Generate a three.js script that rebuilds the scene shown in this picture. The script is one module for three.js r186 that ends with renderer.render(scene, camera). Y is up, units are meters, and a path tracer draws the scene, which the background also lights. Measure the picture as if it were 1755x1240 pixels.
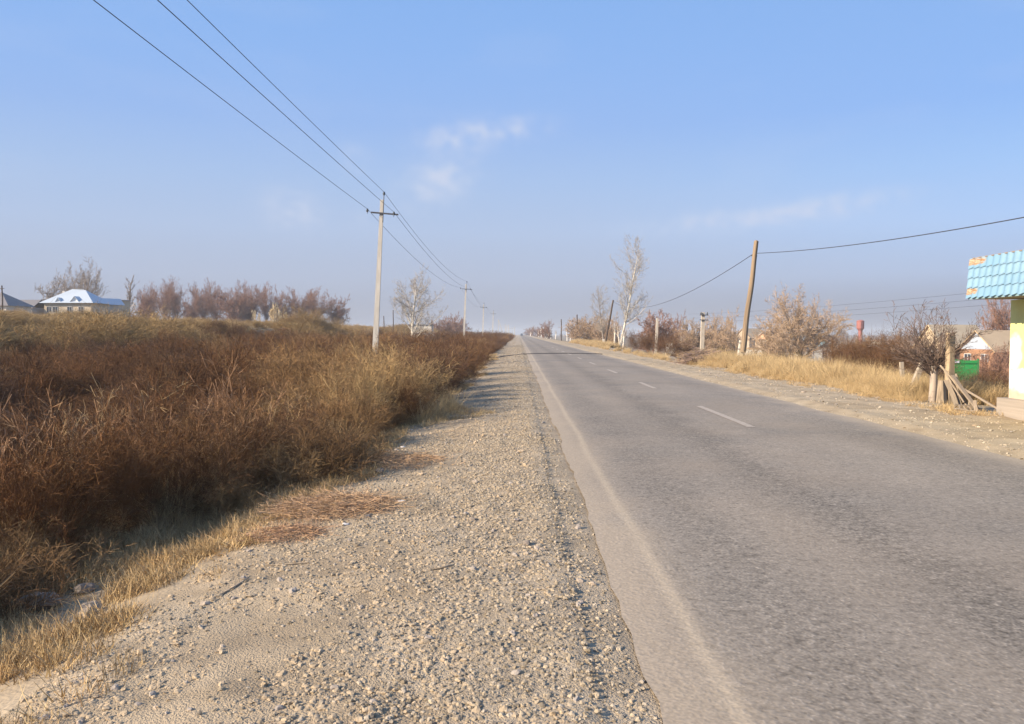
import * as THREE from 'three';
import { mergeGeometries, mergeVertices } from 'three/addons/utils/BufferGeometryUtils.js';

// ------------------------------------------------------------------ camera, sky, sun, exposure
const W = 1755, H = 1240, F = 1301, EYE = 1.6;
const scene = new THREE.Scene();
const camera = new THREE.PerspectiveCamera(2 * Math.atan(H / 2 / F) * 180 / Math.PI, W / H, 0.1, 6000);
camera.position.set(0, EYE, 0);
camera.rotation.order = 'YXZ';
camera.rotation.set(-Math.atan(48 / F), Math.atan(12 / F), 0);
camera.updateMatrixWorld(true);

const EXPO = 1.75;
const renderer = new THREE.WebGLRenderer({ antialias: true });
renderer.setSize(1024, 724);
renderer.toneMapping = THREE.LinearToneMapping;
renderer.toneMappingExposure = EXPO;
renderer.shadowMap.enabled = true;
renderer.shadowMap.type = THREE.PCFSoftShadowMap;

const SUN = new THREE.Vector3(-0.80, 0.45, 0.38).normalize();
const sun = new THREE.DirectionalLight(new THREE.Color().setRGB(1.0, 0.84, 0.64), 4.9);
sun.position.copy(SUN).multiplyScalar(160).add(new THREE.Vector3(0, 0, -60));
sun.target.position.set(0, 0, -60);
sun.castShadow = true; sun.shadow.radius = 1.5;
sun.shadow.mapSize.set(4096, 4096);
Object.assign(sun.shadow.camera, { left: -150, right: 150, top: 100, bottom: -60, near: 1, far: 500 });
scene.add(sun, sun.target);
scene.fog = new THREE.FogExp2(new THREE.Color().setRGB(0.79, 0.85, 0.92), 0.0005);

// ------------------------------------------------------------------ random numbers and noise
function rngOf(seed) { let a = seed >>> 0; return () => { a |= 0; a = a + 0x6D2B79F5 | 0; let t = Math.imul(a ^ a >>> 15, 1 | a); t = t + Math.imul(t ^ t >>> 7, 61 | t) ^ t; return ((t ^ t >>> 14) >>> 0) / 4294967296; }; }
const hash = (x, y) => { let n = Math.imul(x | 0, 374761393) + Math.imul(y | 0, 668265263) | 0; n = Math.imul(n ^ n >>> 13, 1274126177); return ((n ^ n >>> 16) >>> 0) / 4294967296; };
const sm = (t) => t * t * (3 - 2 * t), lerp = (a, b, t) => a + (b - a) * t, clamp = (x, a = 0, b = 1) => Math.min(b, Math.max(a, x));
const step = (a, b, x) => sm(clamp((x - a) / (b - a)));
function noise(x, y, px = 1e9, py = 1e9) {                 // value noise with optional period
  const i = Math.floor(x), j = Math.floor(y), u = sm(x - i), v = sm(y - j), w = (a, p) => ((a % p) + p) % p;
  const a = w(i, px), b = w(i + 1, px), c = w(j, py), d = w(j + 1, py);
  return lerp(lerp(hash(a, c), hash(b, c), u), lerp(hash(a, d), hash(b, d), u), v);
}
function fbm(x, y, o = 4, px = 1e9, py = 1e9) { let s = 0, a = 0.5, n = 0; for (let k = 0; k < o; k++) { s += a * noise(x + k * 17 * 0, y, px, py); n += a; a *= 0.5; x *= 2; y *= 2; px *= 2; py *= 2; } return s / n; }

// sky: air with a dusty band at the horizon and a few thin clouds
{
  const w = 1024, h = 512, data = new Float32Array(w * h * 4), lin = (c) => { c /= 255; return c <= 0.04045 ? c / 12.92 : ((c + 0.055) / 1.055) ** 2.4; };
  const stops = [[-90, 172, 172, 176], [-2, 136, 138, 150], [0.2, 138, 140, 154], [1.6, 156, 160, 176], [4, 178, 195, 225], [7.5, 178, 208, 250], [11, 163, 201, 251], [15, 146, 188, 248], [25, 138, 180, 238], [50, 128, 166, 222], [90, 118, 154, 210]];
  const clouds = [[-6.1, 11.2, 2.4, 1.4, 0.75, 0.5], [-16.6, 8.9, 1.8, 1.3, 0.5, -0.3], [-4.6, 14.2, 2.6, 0.8, 0.6, 0.1], [-1.4, 15.0, 3.2, 0.7, 0.6, 0.1], [16.5, 8.2, 6.5, 0.7, 0.55, 0.12], [23, 9.0, 3.4, 0.5, 0.5, 0.1], [-12, 12.6, 1.2, 1.0, 0.2, -0.6], [-11.5, 8.2, 1.0, 0.6, 0.2, 0]];
  for (let j = 0; j < h; j++) for (let i = 0; i < w; i++) {
    const el = (j + 0.5) / h * 180 - 90, az = ((i + 0.5) / w * 360 - 180);   // az: degrees, see below
    let k = 0; while (k < stops.length - 2 && el > stops[k + 1][0]) k++;
    const A = stops[k], B = stops[k + 1], t = clamp((el - A[0]) / (B[0] - A[0]));
    let c = [1, 2, 3].map((n) => lin(lerp(A[n], B[n], t)));
    // u = 0.5 looks along +x in three's equirect (dir = atan2(z, x)); -z is u = 0.25
    let a = az + 90; if (a > 180) a -= 360;                                   // 0 straight ahead, + to the right
    let cl = 0;
    for (const [ca, ce, ra, re, s, sh] of clouds) {
      const dx = (a - ca) / ra, dy = (el - ce - (a - ca) * sh * 0.5) / re, d = dx * dx + dy * dy;
      if (d < 6) cl += s * Math.exp(-d) * (0.08 + 1.5 * step(0.2, 0.85, fbm(a * 1.6 + 9 + el * 0.9, el * 3.2 + 4 - a * 0.5, 6)));
    }
    cl += 0.05 * step(0.52, 0.8, fbm(a * 0.12 + 3, el * 0.5, 5)) * step(3, 9, el);
    cl = clamp(cl, 0, 0.75);
    const haze = step(-45, 5, -a) * step(-170, -60, a) * (1 - step(2, 24, el)) * 0.6;   // the dust is thicker towards the sunny side
    c = c.map((v, n) => lerp(v, [0.475, 0.51, 0.62][n], haze));
    c = c.map((v, n) => lerp(v, [0.66, 0.71, 0.86][n], cl));
    for (let n = 0; n < 3; n++) data[(j * w + i) * 4 + n] = c[n] / EXPO;
    data[(j * w + i) * 4 + 3] = 1;
  }
  const t = new THREE.DataTexture(data, w, h, THREE.RGBAFormat, THREE.FloatType);
  t.mapping = THREE.EquirectangularReflectionMapping; t.magFilter = THREE.LinearFilter; t.minFilter = THREE.LinearFilter; t.needsUpdate = true;
  scene.background = t; scene.environment = t;
}

// ------------------------------------------------------------------ photo pixel -> place
const V = (x, y, z) => new THREE.Vector3(x, y, z);
const rayOf = (px, py) => V((px - W / 2) / F, (H / 2 - py) / F, -1).applyQuaternion(camera.quaternion);
function at(px, py, d) { const r = rayOf(px, py); return r.multiplyScalar(d / -r.z).add(camera.position); }         // d metres ahead along the road
function onGround(px, py, y = 0) { const r = rayOf(px, py); return r.multiplyScalar((y - EYE) / r.y).add(camera.position); }

// ------------------------------------------------------------------ object helpers
const taken = {};
const numbered = (n) => { const k = taken[n] = (taken[n] ?? -1) + 1; return k ? `${n}_${String(k).padStart(3, '0')}` : n; };
function mesh(name, geo, mat, parent) { const m = new THREE.Mesh(geo, mat); m.name = name; m.castShadow = m.receiveShadow = true; parent.add(m); return m; }
function tag(o, label, category, group, kind) { Object.assign(o.userData, { label, category }); if (group) o.userData.group = group; if (kind) o.userData.kind = kind; return o; }
function thing(name, label, category, pos, turn = 0, group) { const g = new THREE.Group(); g.name = numbered(name); if (pos) g.position.copy(pos); g.rotation.y = turn; scene.add(g); return tag(g, label, category, group); }
function structure(name, geo, mat, label, category) { const m = mesh(numbered(name), geo, mat, scene); return tag(m, label, category, null, 'structure'); }
function stuff(geo, mat, name, label, category, items) {                    // items: [x,y,z,sx,sy,turn,color,tilt]
  const im = new THREE.InstancedMesh(geo, mat, items.length), o = new THREE.Object3D();
  items.forEach(([x, y, z, s, sy, turn, col, tx = 0, tz = 0], i) => { o.position.set(x, y, z); o.rotation.set(tx, turn, tz); o.scale.set(s, sy, s); o.updateMatrix(); im.setMatrixAt(i, o.matrix); im.setColorAt(i, col); });
  im.name = numbered(name); im.castShadow = im.receiveShadow = true; scene.add(im);
  return tag(im, label, category, null, 'stuff');
}
const C = (r, g, b) => new THREE.Color().setRGB(r, g, b);
const mat = (r, g, b, o = {}) => new THREE.MeshStandardMaterial({ color: C(r, g, b), roughness: 0.92, metalness: 0, ...o });

// ------------------------------------------------------------------ textures
function tex(w, h, f, srgb = true, rep) {
  const d = new Uint8Array(w * h * 4);
  for (let j = 0; j < h; j++) for (let i = 0; i < w; i++) { const c = f(i / w, j / h); for (let k = 0; k < 3; k++) d[(j * w + i) * 4 + k] = 255 * clamp(srgb ? Math.pow(clamp(c[k]), 1 / 2.2) : c[k]); d[(j * w + i) * 4 + 3] = 255; }
  const t = new THREE.DataTexture(d, w, h); t.wrapS = t.wrapT = THREE.RepeatWrapping; t.magFilter = THREE.LinearFilter; t.minFilter = THREE.LinearMipmapLinearFilter; t.generateMipmaps = true;
  if (srgb) t.colorSpace = THREE.SRGBColorSpace; if (rep) t.repeat.set(...rep); t.needsUpdate = true; return t;
}
const grey = (v) => [v, v, v];
// earth: 4 m tile, values near 1 so that it tints
const earthMap = tex(1024, 1024, (u, v) => { const a = fbm(u * 8, v * 8, 6, 8, 8), b = noise(u * 256, v * 256, 256, 256), c = noise(u * 512 + 3, v * 512, 512, 512), k = 0.55 + 0.5 * a + 0.16 * (b - 0.5) + 0.2 * (c - 0.5); return [k, k * (0.985 + 0.03 * a), k * (0.95 + 0.07 * a)]; });
const earthBump = tex(1024, 1024, (u, v) => grey(0.45 * fbm(u * 16, v * 16, 5, 16, 16) + 0.3 * noise(u * 200, v * 200, 200, 200) + 0.25 * noise(u * 420, v * 420, 420, 420)), false);
const plasterMap = tex(512, 512, (u, v) => { const k = 0.8 + 0.25 * fbm(u * 6, v * 6, 6, 6, 6); return [k, k, k * 0.98]; });
const concreteMap = tex(256, 512, (u, v) => { const k = 0.72 + 0.4 * fbm(u * 8, v * 16, 5, 8, 16); return [k, k * 0.985, k * 0.955]; });
const woodMap = tex(128, 512, (u, v) => { const k = 0.5 + 0.5 * fbm(u * 24, v * 3, 4, 24, 3) + 0.3 * (noise(u * 48, v * 6, 48, 6) - 0.5); return [k, k * 0.97, k * 0.92]; });
const barkMap = tex(256, 256, (u, v) => { const k = 0.55 + 0.6 * fbm(u * 10, v * 6, 5, 10, 6); return [k, k, k]; });

// ------------------------------------------------------------------ terrain height
const PROF = [[-2000, 3.2], [-60, 2.75], [-35, 2.4], [-31.5, 1.95], [-27, 0.3], [-25, -0.35], [-5, -0.5], [-3.2, -0.4], [-2.3, -0.14], [-0.6, -0.03], [0.2, -0.012], [6.8, -0.012], [9.4, -0.05], [11.5, -0.1], [15, -0.7], [22, -2.1], [30, -2.7], [2000, -3]];
function groundY(x, z) {
  const d = -z; let xs = x;
  if (x < -12) xs += (noise(z / 14, 7) - 0.5) * 5 * step(-12, -26, x) + (noise(z / 4, 3) - 0.5) * 1.6 * step(-12, -26, x);
  let k = 0; while (k < PROF.length - 2 && xs > PROF[k + 1][0]) k++;
  const A = PROF[k], B = PROF[k + 1]; let y = lerp(A[1], B[1], sm(clamp((xs - A[0]) / (B[0] - A[0]))) * 0.5 + 0.5 * clamp((xs - A[0]) / (B[0] - A[0])));
  if (y > 0) y *= 1 + Math.min(d > 0 ? d : 0, 400) / 1000;
  if (y > 0.2 && x < -20) y += 0.34 * step(80, 45, d) * step(-27, -31, xs);
  const off = Math.max(step(-2.2, -5, x), step(10, 14, x));
  y += off * ((fbm(x * 0.35 + 40, z * 0.35, 3) - 0.5) * 0.35 + (fbm(x * 1.7, z * 1.7, 2) - 0.5) * 0.1);
  if (x > 0.35 && x < 6.7) y = -0.03;
  return y;
}
function range(list) { const o = []; for (const [a, b, s] of list) for (let v = a; v < b - 1e-6; v += s) o.push(v); o.push(list[list.length - 1][1]); return o; }
function sheet(xs, zs, yOf, colOf, uvScale) {
  const nx = xs.length, nz = zs.length, p = [], c = [], uv = [], ix = [];
  for (let j = 0; j < nz; j++) for (let i = 0; i < nx; i++) { const x = typeof xs[i] === 'function' ? xs[i](zs[j]) : xs[i], z = zs[j]; p.push(x, yOf(x, z), z); if (colOf) c.push(...colOf(x, z)); uv.push(x / uvScale[0], z / uvScale[1]); }
  for (let j = 0; j < nz - 1; j++) for (let i = 0; i < nx - 1; i++) { const a = j * nx + i; ix.push(a, a + nx, a + 1, a + 1, a + nx, a + nx + 1); }
  const g = new THREE.BufferGeometry(); g.setAttribute('position', new THREE.Float32BufferAttribute(p, 3)); g.setAttribute('uv', new THREE.Float32BufferAttribute(uv, 2));
  if (colOf) g.setAttribute('color', new THREE.Float32BufferAttribute(c, 3)); g.setIndex(ix); g.computeVertexNormals();
  const n = g.attributes.normal; if (n.getY(Math.floor(n.count / 2)) < 0) { for (let k = 0; k < ix.length; k += 3) [ix[k], ix[k + 1]] = [ix[k + 1], ix[k]]; g.setIndex(ix); g.computeVertexNormals(); }
  return g;
}
const mixc = (a, b, t) => a.map((v, i) => lerp(v, b[i], t));

// ground: one sheet to the horizon
{
  const xs = range([[-2500, -300, 200], [-300, -60, 12], [-60, -44, 2], [-44, -20, 0.5], [-20, -5, 0.7], [-5, 1, 0.2], [1, 6, 2.5], [6, 16, 0.4], [16, 40, 1.5], [40, 120, 8], [120, 400, 40], [400, 2500, 300]]);
  const zs = range([[-3000, -800, 220], [-800, -300, 25], [-300, -140, 6], [-140, -60, 2], [-60, -24, 0.8], [-24, 0, 0.3], [0, 20, 2], [20, 120, 20]]);
  const g = sheet(xs, zs, groundY, (x, z) => {
    const n = fbm(x * 0.6 + 9, z * 0.6, 4), m = fbm(x * 0.08, z * 0.08 + 5, 3);
    let c = mixc([0.20, 0.145, 0.095], [0.30, 0.235, 0.15], clamp(n * 1.6 - 0.3)); if (x > -6 && x < 2) c = mixc(c, mixc([0.39, 0.295, 0.19], [0.475, 0.375, 0.255], clamp(n * 1.7 - 0.35)), step(-5.5, -3.2, x + (n - 0.5) * 2));
    if (x < -24) c = mixc(c, [0.33, 0.25, 0.13], step(-26, -32, x) * (0.5 + 0.5 * m));
    if (x > 9) c = mixc([0.47, 0.39, 0.28], mixc(c, [0.30, 0.23, 0.14], 0.5), step(10, 12.5, x + n));
    return c;
  }, [4, 4]);
  structure('ground', g, mat(1, 1, 1, { vertexColors: true, map: earthMap, bumpMap: earthBump, bumpScale: 0.012 }), 'brown winter earth of the fields on both sides of the road', 'ground');
}
// gravel shoulder (left) and gravel verge (right)
const edgeL = (z) => 0.62 + (noise(z * 0.5, 1) - 0.5) * 0.07 + (noise(z * 4, 2) - 0.5) * 0.035;
const edgeR = (z) => 6.32 + (noise(z * 0.5, 11) - 0.5) * 0.16 + (noise(z * 3, 12) - 0.5) * 0.05;
function shoulderY(x, z) { const f = step(0.75, 0.3, x); return Math.max(groundY(x, z), -0.6) + 0.012 + f * (0.022 + (fbm(x * 2.2, z * 2.2, 3) - 0.5) * 0.05 + (fbm(x * 11, z * 11, 3) - 0.5) * 0.022) - step(-2.0, -2.5, x) * 0.05; }
function vergeY(x, z) { const f = step(6.2, 7, x); return groundY(x, z) + 0.012 + f * (0.03 + (fbm(x * 1.8, z * 1.8, 3) - 0.5) * 0.06 + (fbm(x * 8, z * 8, 2) - 0.5) * 0.02) - step(9.5, 10.2, x) * 0.06; }
const gravelMat = mat(1, 1, 1, { vertexColors: true, map: earthMap, bumpMap: earthBump, bumpScale: 0.014 });
{
  const zs = range([[-900, -120, 20], [-120, -40, 1], [-40, -16, 0.25], [-16, 1, 0.06], [1, 6, 0.5]]);
  const xs = []; for (let k = 0; k <= 60; k++) { const t = k / 60; xs.push((z) => lerp(-2.3 - 0.35 * noise(z * 0.7, 31) - 0.12 * noise(z * 4, 30), 0.95, t)); }
  structure('gravel_shoulder', sheet(xs, zs, shoulderY, (x, z) => { const n = fbm(x * 1.3, z * 1.3 + 8, 4), s = step(-1.1, -0.1, x + (n - 0.5) * 1.2); return mixc(mixc([0.39, 0.295, 0.19], [0.475, 0.375, 0.255], clamp(n * 1.7 - 0.35)), [0.44, 0.355, 0.255], s * 0.7); }, [1.7, 1.7]), gravelMat, 'tan gravel and earth shoulder between the dry weeds and the asphalt', 'gravel shoulder');
  const zs2 = range([[-900, -120, 20], [-120, -40, 1], [-40, -5, 0.2], [-5, 6, 1]]);
  const xr = []; for (let k = 0; k <= 36; k++) { const t = k / 36; xr.push((z) => lerp(6.0, 10.1 + noise(z * 0.5, 33) * 0.5, t)); }
  structure('gravel_verge', sheet(xr, zs2, vergeY, (x, z) => { const n = fbm(x * 1.1, z * 1.1 + 18, 4); return mixc([0.47, 0.355, 0.22], [0.54, 0.43, 0.29], clamp(n * 1.9 - 0.45)); }, [2.3, 2.3]), gravelMat, 'pale stony verge between the asphalt and the straw grass', 'gravel verge');
}
// road
{
  const wR = 6.2, L = 12, nz = 12;
  const dust = (x, q) => Math.max(step(1.25, 0.62, x + (q - 0.5) * 0.35), 0.75 * step(5.6, 6.35, x + (q - 0.5) * 0.5));
  const col = (u, v) => {
    const x = 0.4 + u * wR, y = v * L, q = fbm(u * 12, v * 24, 4, 12, 24), g = noise(u * 620, v * 1200, 620, 1200), g2 = noise(u * 300 + 5, v * 600, 300, 600), big = fbm(u * 3, v * 4, 3, 3, 4);
    let k = 0.195 + 0.05 * (big - 0.5) + 0.04 * (q - 0.5);
    const tracks = 0.24 * Math.exp(-(((x - 2.7 + (q - 0.5) * 0.5) / 0.38) ** 2)) + 0.13 * Math.exp(-(((x - 1.5) / 0.3) ** 2)) + 0.12 * Math.exp(-(((x - 5.35) / 0.4) ** 2));
    k *= 1 - tracks; const rough = 0.30 + 1.6 * tracks;
    k *= 1 + rough * 1.5 * (g - 0.5) + rough * 0.8 * (g2 - 0.5);
    const g3 = noise(u * 170 + 9, v * 420, 170, 420); k *= 1 + (0.10 + rough * 0.7) * (g3 - 0.5); if (g > 0.9) k *= 1.35; if (g2 < 0.1 || g3 < 0.09) k *= 0.68;
    let c = [k * 1.14, k, k * 0.84];
    const film = clamp(0.25 + 0.8 * (fbm(u * 7 + 3, v * 12, 4, 7, 12) - 0.4)) * (1 - 1.2 * tracks);
    c = mixc(c, [0.345, 0.27, 0.195], clamp(film) * 0.5);
    const ridge = Math.exp(-(((x - 0.92 + (fbm(u * 4, v * 5, 3, 4, 5) - 0.5) * 0.10) / 0.05) ** 2));
    c = mixc(c, [0.40, 0.325, 0.24].map((e) => e * (0.85 + 0.3 * g)), dust(x, q) * 0.78);
    c = mixc(c, [0.50, 0.41, 0.295].map((e) => e * (0.88 + 0.24 * g)), ridge * 0.5 * clamp(0.4 + q * 1.1));
    return c;
  };
  const map = tex(1024, 2048, col), bump = tex(1024, 2048, (u, v) => grey(0.5 * noise(u * 620, v * 1200, 620, 1200) + 0.5 * noise(u * 300 + 5, v * 600, 300, 600)), false);
  const xs = []; for (let k = 0; k <= 24; k++) xs.push((z) => lerp(edgeL(z), edgeR(z), k / 24));
  const zs = range([[-1500, -120, 30], [-120, -40, 2], [-40, 6, 0.25]]);
  const g = sheet(xs, zs, (x) => 0.004 + 0.05 * (1 - ((x - 3.5) / 2.9) ** 2) , (x, z) => { const n = 0.88 + 0.24 * fbm(x * 0.35, z * 0.09, 4) + 0.12 * (fbm(x * 1.5, z * 0.5 + 4, 3) - 0.5); return [n, n * (0.995), n * 0.99]; }, [1, 1]);
  const uv = g.attributes.uv, p = g.attributes.position; for (let k = 0; k < uv.count; k++) uv.setXY(k, (p.getX(k) - 0.4) / wR, p.getZ(k) / L);
  const road = structure('road', g, mat(1, 1, 1, { map, bumpMap: bump, bumpScale: 0.004, vertexColors: true, roughness: 1 }), 'worn grey two lane asphalt road running straight to the horizon', 'road');
  // faded centre dashes
  const dashMap = tex(64, 512, (u, v) => { const e = Math.abs(u - 0.5) * 2, n = fbm(u * 8, v * 64, 4, 8, 64), w = step(0.25, 0.62, n + 0.18 - 0.25 * e * e * e); return mixc([0.245, 0.205, 0.17], [0.48, 0.41, 0.33], w * 0.65 * step(1.05, 0.8, e)); });
  const dm = mat(1, 1, 1, { map: dashMap, roughness: 0.8 });
  const roadY = (x) => 0.004 + 0.05 * (1 - ((x - 3.5) / 2.9) ** 2);
  for (const [a, b] of [[12.6, 16.3], [21.5, 24.3], [30, 33], [38.5, 41.5], [47, 50], [56, 60], [65, 69], [75, 79], [85, 89]]) {
    const n = 12, P = [], U = [], I = [];
    for (let k = 0; k <= n; k++) for (const s of [0, 1]) { const x = 3.86 + (s - 0.5) * 0.15 + (noise(a + k * 0.7, 3) - 0.5) * 0.015, z = -lerp(a, b, k / n); P.push(x, roadY(x) + 0.005, z); U.push(s, lerp(a, b, k / n) * 0.25); }
    for (let k = 0; k < n; k++) { const q = 2 * k; I.push(q, q + 1, q + 2, q + 1, q + 3, q + 2); }
    const dg = new THREE.BufferGeometry(); dg.setAttribute('position', new THREE.Float32BufferAttribute(P, 3)); dg.setAttribute('uv', new THREE.Float32BufferAttribute(U, 2)); dg.setIndex(I); dg.computeVertexNormals();
    mesh('lane_marking', dg, dm, road);
  }
}

// ------------------------------------------------------------------ thin things: ribbons and rods
class Twigs {
  constructor(seed) { this.p = []; this.c = []; this.n = []; this.rng = rngOf(seed); }
  ribbon(a, b, w0, w1, col) {
    const r = this.rng, d = b.clone().sub(a), s = V(r() - 0.5, r() - 0.5, r() - 0.5).cross(d).normalize(), n = d.clone().cross(s).normalize();
    const A = a.clone().addScaledVector(s, w0), B = a.clone().addScaledVector(s, -w0), D = b.clone().addScaledVector(s, w1), E = b.clone().addScaledVector(s, -w1);
    for (const q of [A, B, D, B, E, D]) { this.p.push(q.x, q.y, q.z); this.n.push(n.x, n.y, n.z); this.c.push(...col); }
  }
  rod(a, b, r0, r1, col, sides = 3) {
    const d = b.clone().sub(a).normalize(), s = V(0.3, 0.1, 0.9).cross(d).normalize(); if (s.lengthSq() < 0.1) s.set(1, 0, 0); const t = d.clone().cross(s);
    for (let k = 0; k < sides; k++) {
      const q = [k, k + 1].map((m) => { const f = m / sides * 2 * Math.PI; return s.clone().multiplyScalar(Math.cos(f)).addScaledVector(t, Math.sin(f)); });
      const A = a.clone().addScaledVector(q[0], r0), B = a.clone().addScaledVector(q[1], r0), D = b.clone().addScaledVector(q[0], r1), E = b.clone().addScaledVector(q[1], r1);
      for (const [pt, nn] of [[A, q[0]], [B, q[1]], [D, q[0]], [B, q[1]], [E, q[1]], [D, q[0]]]) { this.p.push(pt.x, pt.y, pt.z); this.n.push(nn.x, nn.y, nn.z); this.c.push(...col); }
    }
  }
  geo() { const g = new THREE.BufferGeometry(); g.setAttribute('position', new THREE.Float32BufferAttribute(this.p, 3)); g.setAttribute('normal', new THREE.Float32BufferAttribute(this.n, 3)); g.setAttribute('color', new THREE.Float32BufferAttribute(this.c, 3)); return g; }
}
const tilt = (d, ang, az) => { const s = (Math.abs(d.y) < 0.95 ? V(0, 1, 0) : V(1, 0, 0)).cross(d).normalize(), t = d.clone().cross(s); return d.clone().multiplyScalar(Math.cos(ang)).addScaledVector(s, Math.sin(ang) * Math.cos(az)).addScaledVector(t, Math.sin(ang) * Math.sin(az)).normalize(); };
const vary = (r, a = 0.3) => { const k = 1 - a / 2 + a * r(); return [k, k * (0.97 + 0.06 * r()), k * (0.94 + 0.1 * r())]; };

// dry weed: many thin stems that fork into fine twigs
function weed(seed, { stems = 15, h = 1.1, spread = 0.75, subs = 7, twigs = 6, w = 0.0032, curl = 0.25, tw = 0.17 }) {
  const T = new Twigs(seed), r = T.rng;
  for (let i = 0; i < stems; i++) {
    let d = tilt(V(0, 1, 0), spread * Math.sqrt(r()), r() * 6.283), p = V((r() - 0.5) * 0.35, 0, (r() - 0.5) * 0.35), L = h * (0.6 + 0.45 * r()), n = 5; const col = vary(r, 0.4);
    for (let k = 0; k < n; k++) {
      d = d.clone().add(V((r() - 0.5) * curl, (r() - 0.35) * curl, (r() - 0.5) * curl)).normalize();
      const q = p.clone().addScaledVector(d, L / n); T.ribbon(p, q, w * (1.6 - k * 0.18), w * (1.42 - k * 0.18), col);
      if (k > 0) for (let m = 0; m < subs / (n - 1) + r() - 0.3; m++) {
        let e = tilt(d, 0.45 + 0.5 * r(), r() * 6.283), a = p.clone().lerp(q, r()), M = L * (0.2 + 0.22 * r()) * (1.25 - k / n * 0.5);
        for (let s = 0; s < 2; s++) {
          e = e.clone().add(V((r() - 0.5) * 0.5, (r() - 0.3) * 0.4, (r() - 0.5) * 0.5)).normalize(); const b = a.clone().addScaledVector(e, M / 2); T.ribbon(a, b, w, w * 0.8, col);
          for (let t = 0; t < twigs / 2; t++) { const f = tilt(e, 0.4 + 0.7 * r(), r() * 6.283), o = a.clone().lerp(b, r()), l = tw * (0.4 + 0.8 * r()); const mid = o.clone().addScaledVector(f, l * 0.6); T.ribbon(o, mid, w * 0.8, w * 0.7, col); T.ribbon(mid, mid.clone().addScaledVector(tilt(f, 0.6 * r(), r() * 6.28), l * 0.6), w * 0.7, w * 0.45, col); }
          a = b;
        }
      }
      p = q;
    }
  }
  return T.geo();
}
// tuft of dry grass blades
function tuft(seed, { blades = 130, h = 0.6, lean = 0.5, base = 0.16, w = 0.0035, droop = 0.35 }) {
  const T = new Twigs(seed), r = T.rng;
  for (let i = 0; i < blades; i++) {
    let d = tilt(V(0, 1, 0), lean * r(), r() * 6.283), p = V((r() + r() - 1) * base, -0.01, (r() + r() - 1) * base), L = h * (0.4 + 0.7 * r()); const col = vary(r, 0.45), sx = (r() - 0.5), sz = (r() - 0.5);
    for (let k = 0; k < 3; k++) { const q = p.clone().addScaledVector(d, L / 3); T.ribbon(p, q, w * (1 - k * 0.28), w * (0.78 - k * 0.3), col); p = q; d = d.clone().add(V(sx * droop, -droop * 0.5 * r(), sz * droop)).normalize(); }
  }
  return T.geo();
}
const twigMat = new THREE.MeshStandardMaterial({ color: 0xffffff, roughness: 1, vertexColors: true, side: THREE.DoubleSide });
const tinted = (r, g, b) => { const m = twigMat.clone(); m.color = C(r, g, b); return m; };

// ------------------------------------------------------------------ bare trees
function growTree(seed, P) {
  const r = rngOf(seed), trunk = new Twigs(seed + 1), crown = new Twigs(seed + 2), maxL = P.n.length;
  let top = 0;
  (function go(p, d, L, rad, lv) {
    const n = P.segs?.[lv] ?? [7, 5, 4, 3, 2][lv] ?? 2, T = lv <= (P.trunkLevels ?? 1) ? trunk : crown, col = vary(r, 0.35);
    for (let k = 0; k < n; k++) {
      const t = (k + 1) / n, wob = P.wob[Math.min(lv, P.wob.length - 1)], up = P.up[Math.min(lv, P.up.length - 1)];
      d = d.clone().add(V((r() - 0.5) * wob, (r() - 0.5) * wob + up, (r() - 0.5) * wob)).normalize();
      const q = p.clone().addScaledVector(d, L / n), r0 = Math.max(rad * (1 - (k / n) * (P.taper?.[lv] ?? 0.75)), P.min), r1 = Math.max(rad * (1 - t * (P.taper?.[lv] ?? 0.75)), P.min);
      if (lv >= 3 || r0 < P.min * 1.3) T.ribbon(p, q, r0, r1 * 0.9, col); else T.rod(p, q, r0, r1, col, lv === 0 ? 8 : lv === 1 ? 5 : 3);
      top = Math.max(top, q.y);
      if (lv < maxL && t > (P.start[lv] ?? 0.2)) {
        const share = n * (1 - (P.start[lv] ?? 0.2)), cnt = P.n[lv] / share, m = Math.floor(cnt) + (r() < cnt % 1 ? 1 : 0);
        for (let c = 0; c < m; c++) { const o = p.clone().lerp(q, r()), cl = L * P.ratio[lv] * (lv === 0 && P.even ? 0.85 + 0.25 * r() : 0.65 + 0.6 * r()) * (1 - (P.cone?.[lv] ?? 0.35) * t); go(o, tilt(d, P.ang[lv] * (0.35 + 0.95 * r()), r() * 6.283), cl, Math.max(rad * (1 - t * 0.6) * P.thin, P.min), lv + 1); }
      }
      p = q;
    }
  })(V(0, -0.1, 0), V(P.lean ?? 0, 1, 0).normalize(), P.h, P.r, 0);
  return { trunk: trunk.geo(), crown: crown.geo(), top, pct: P.pct ?? 0.975 };
}
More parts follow.
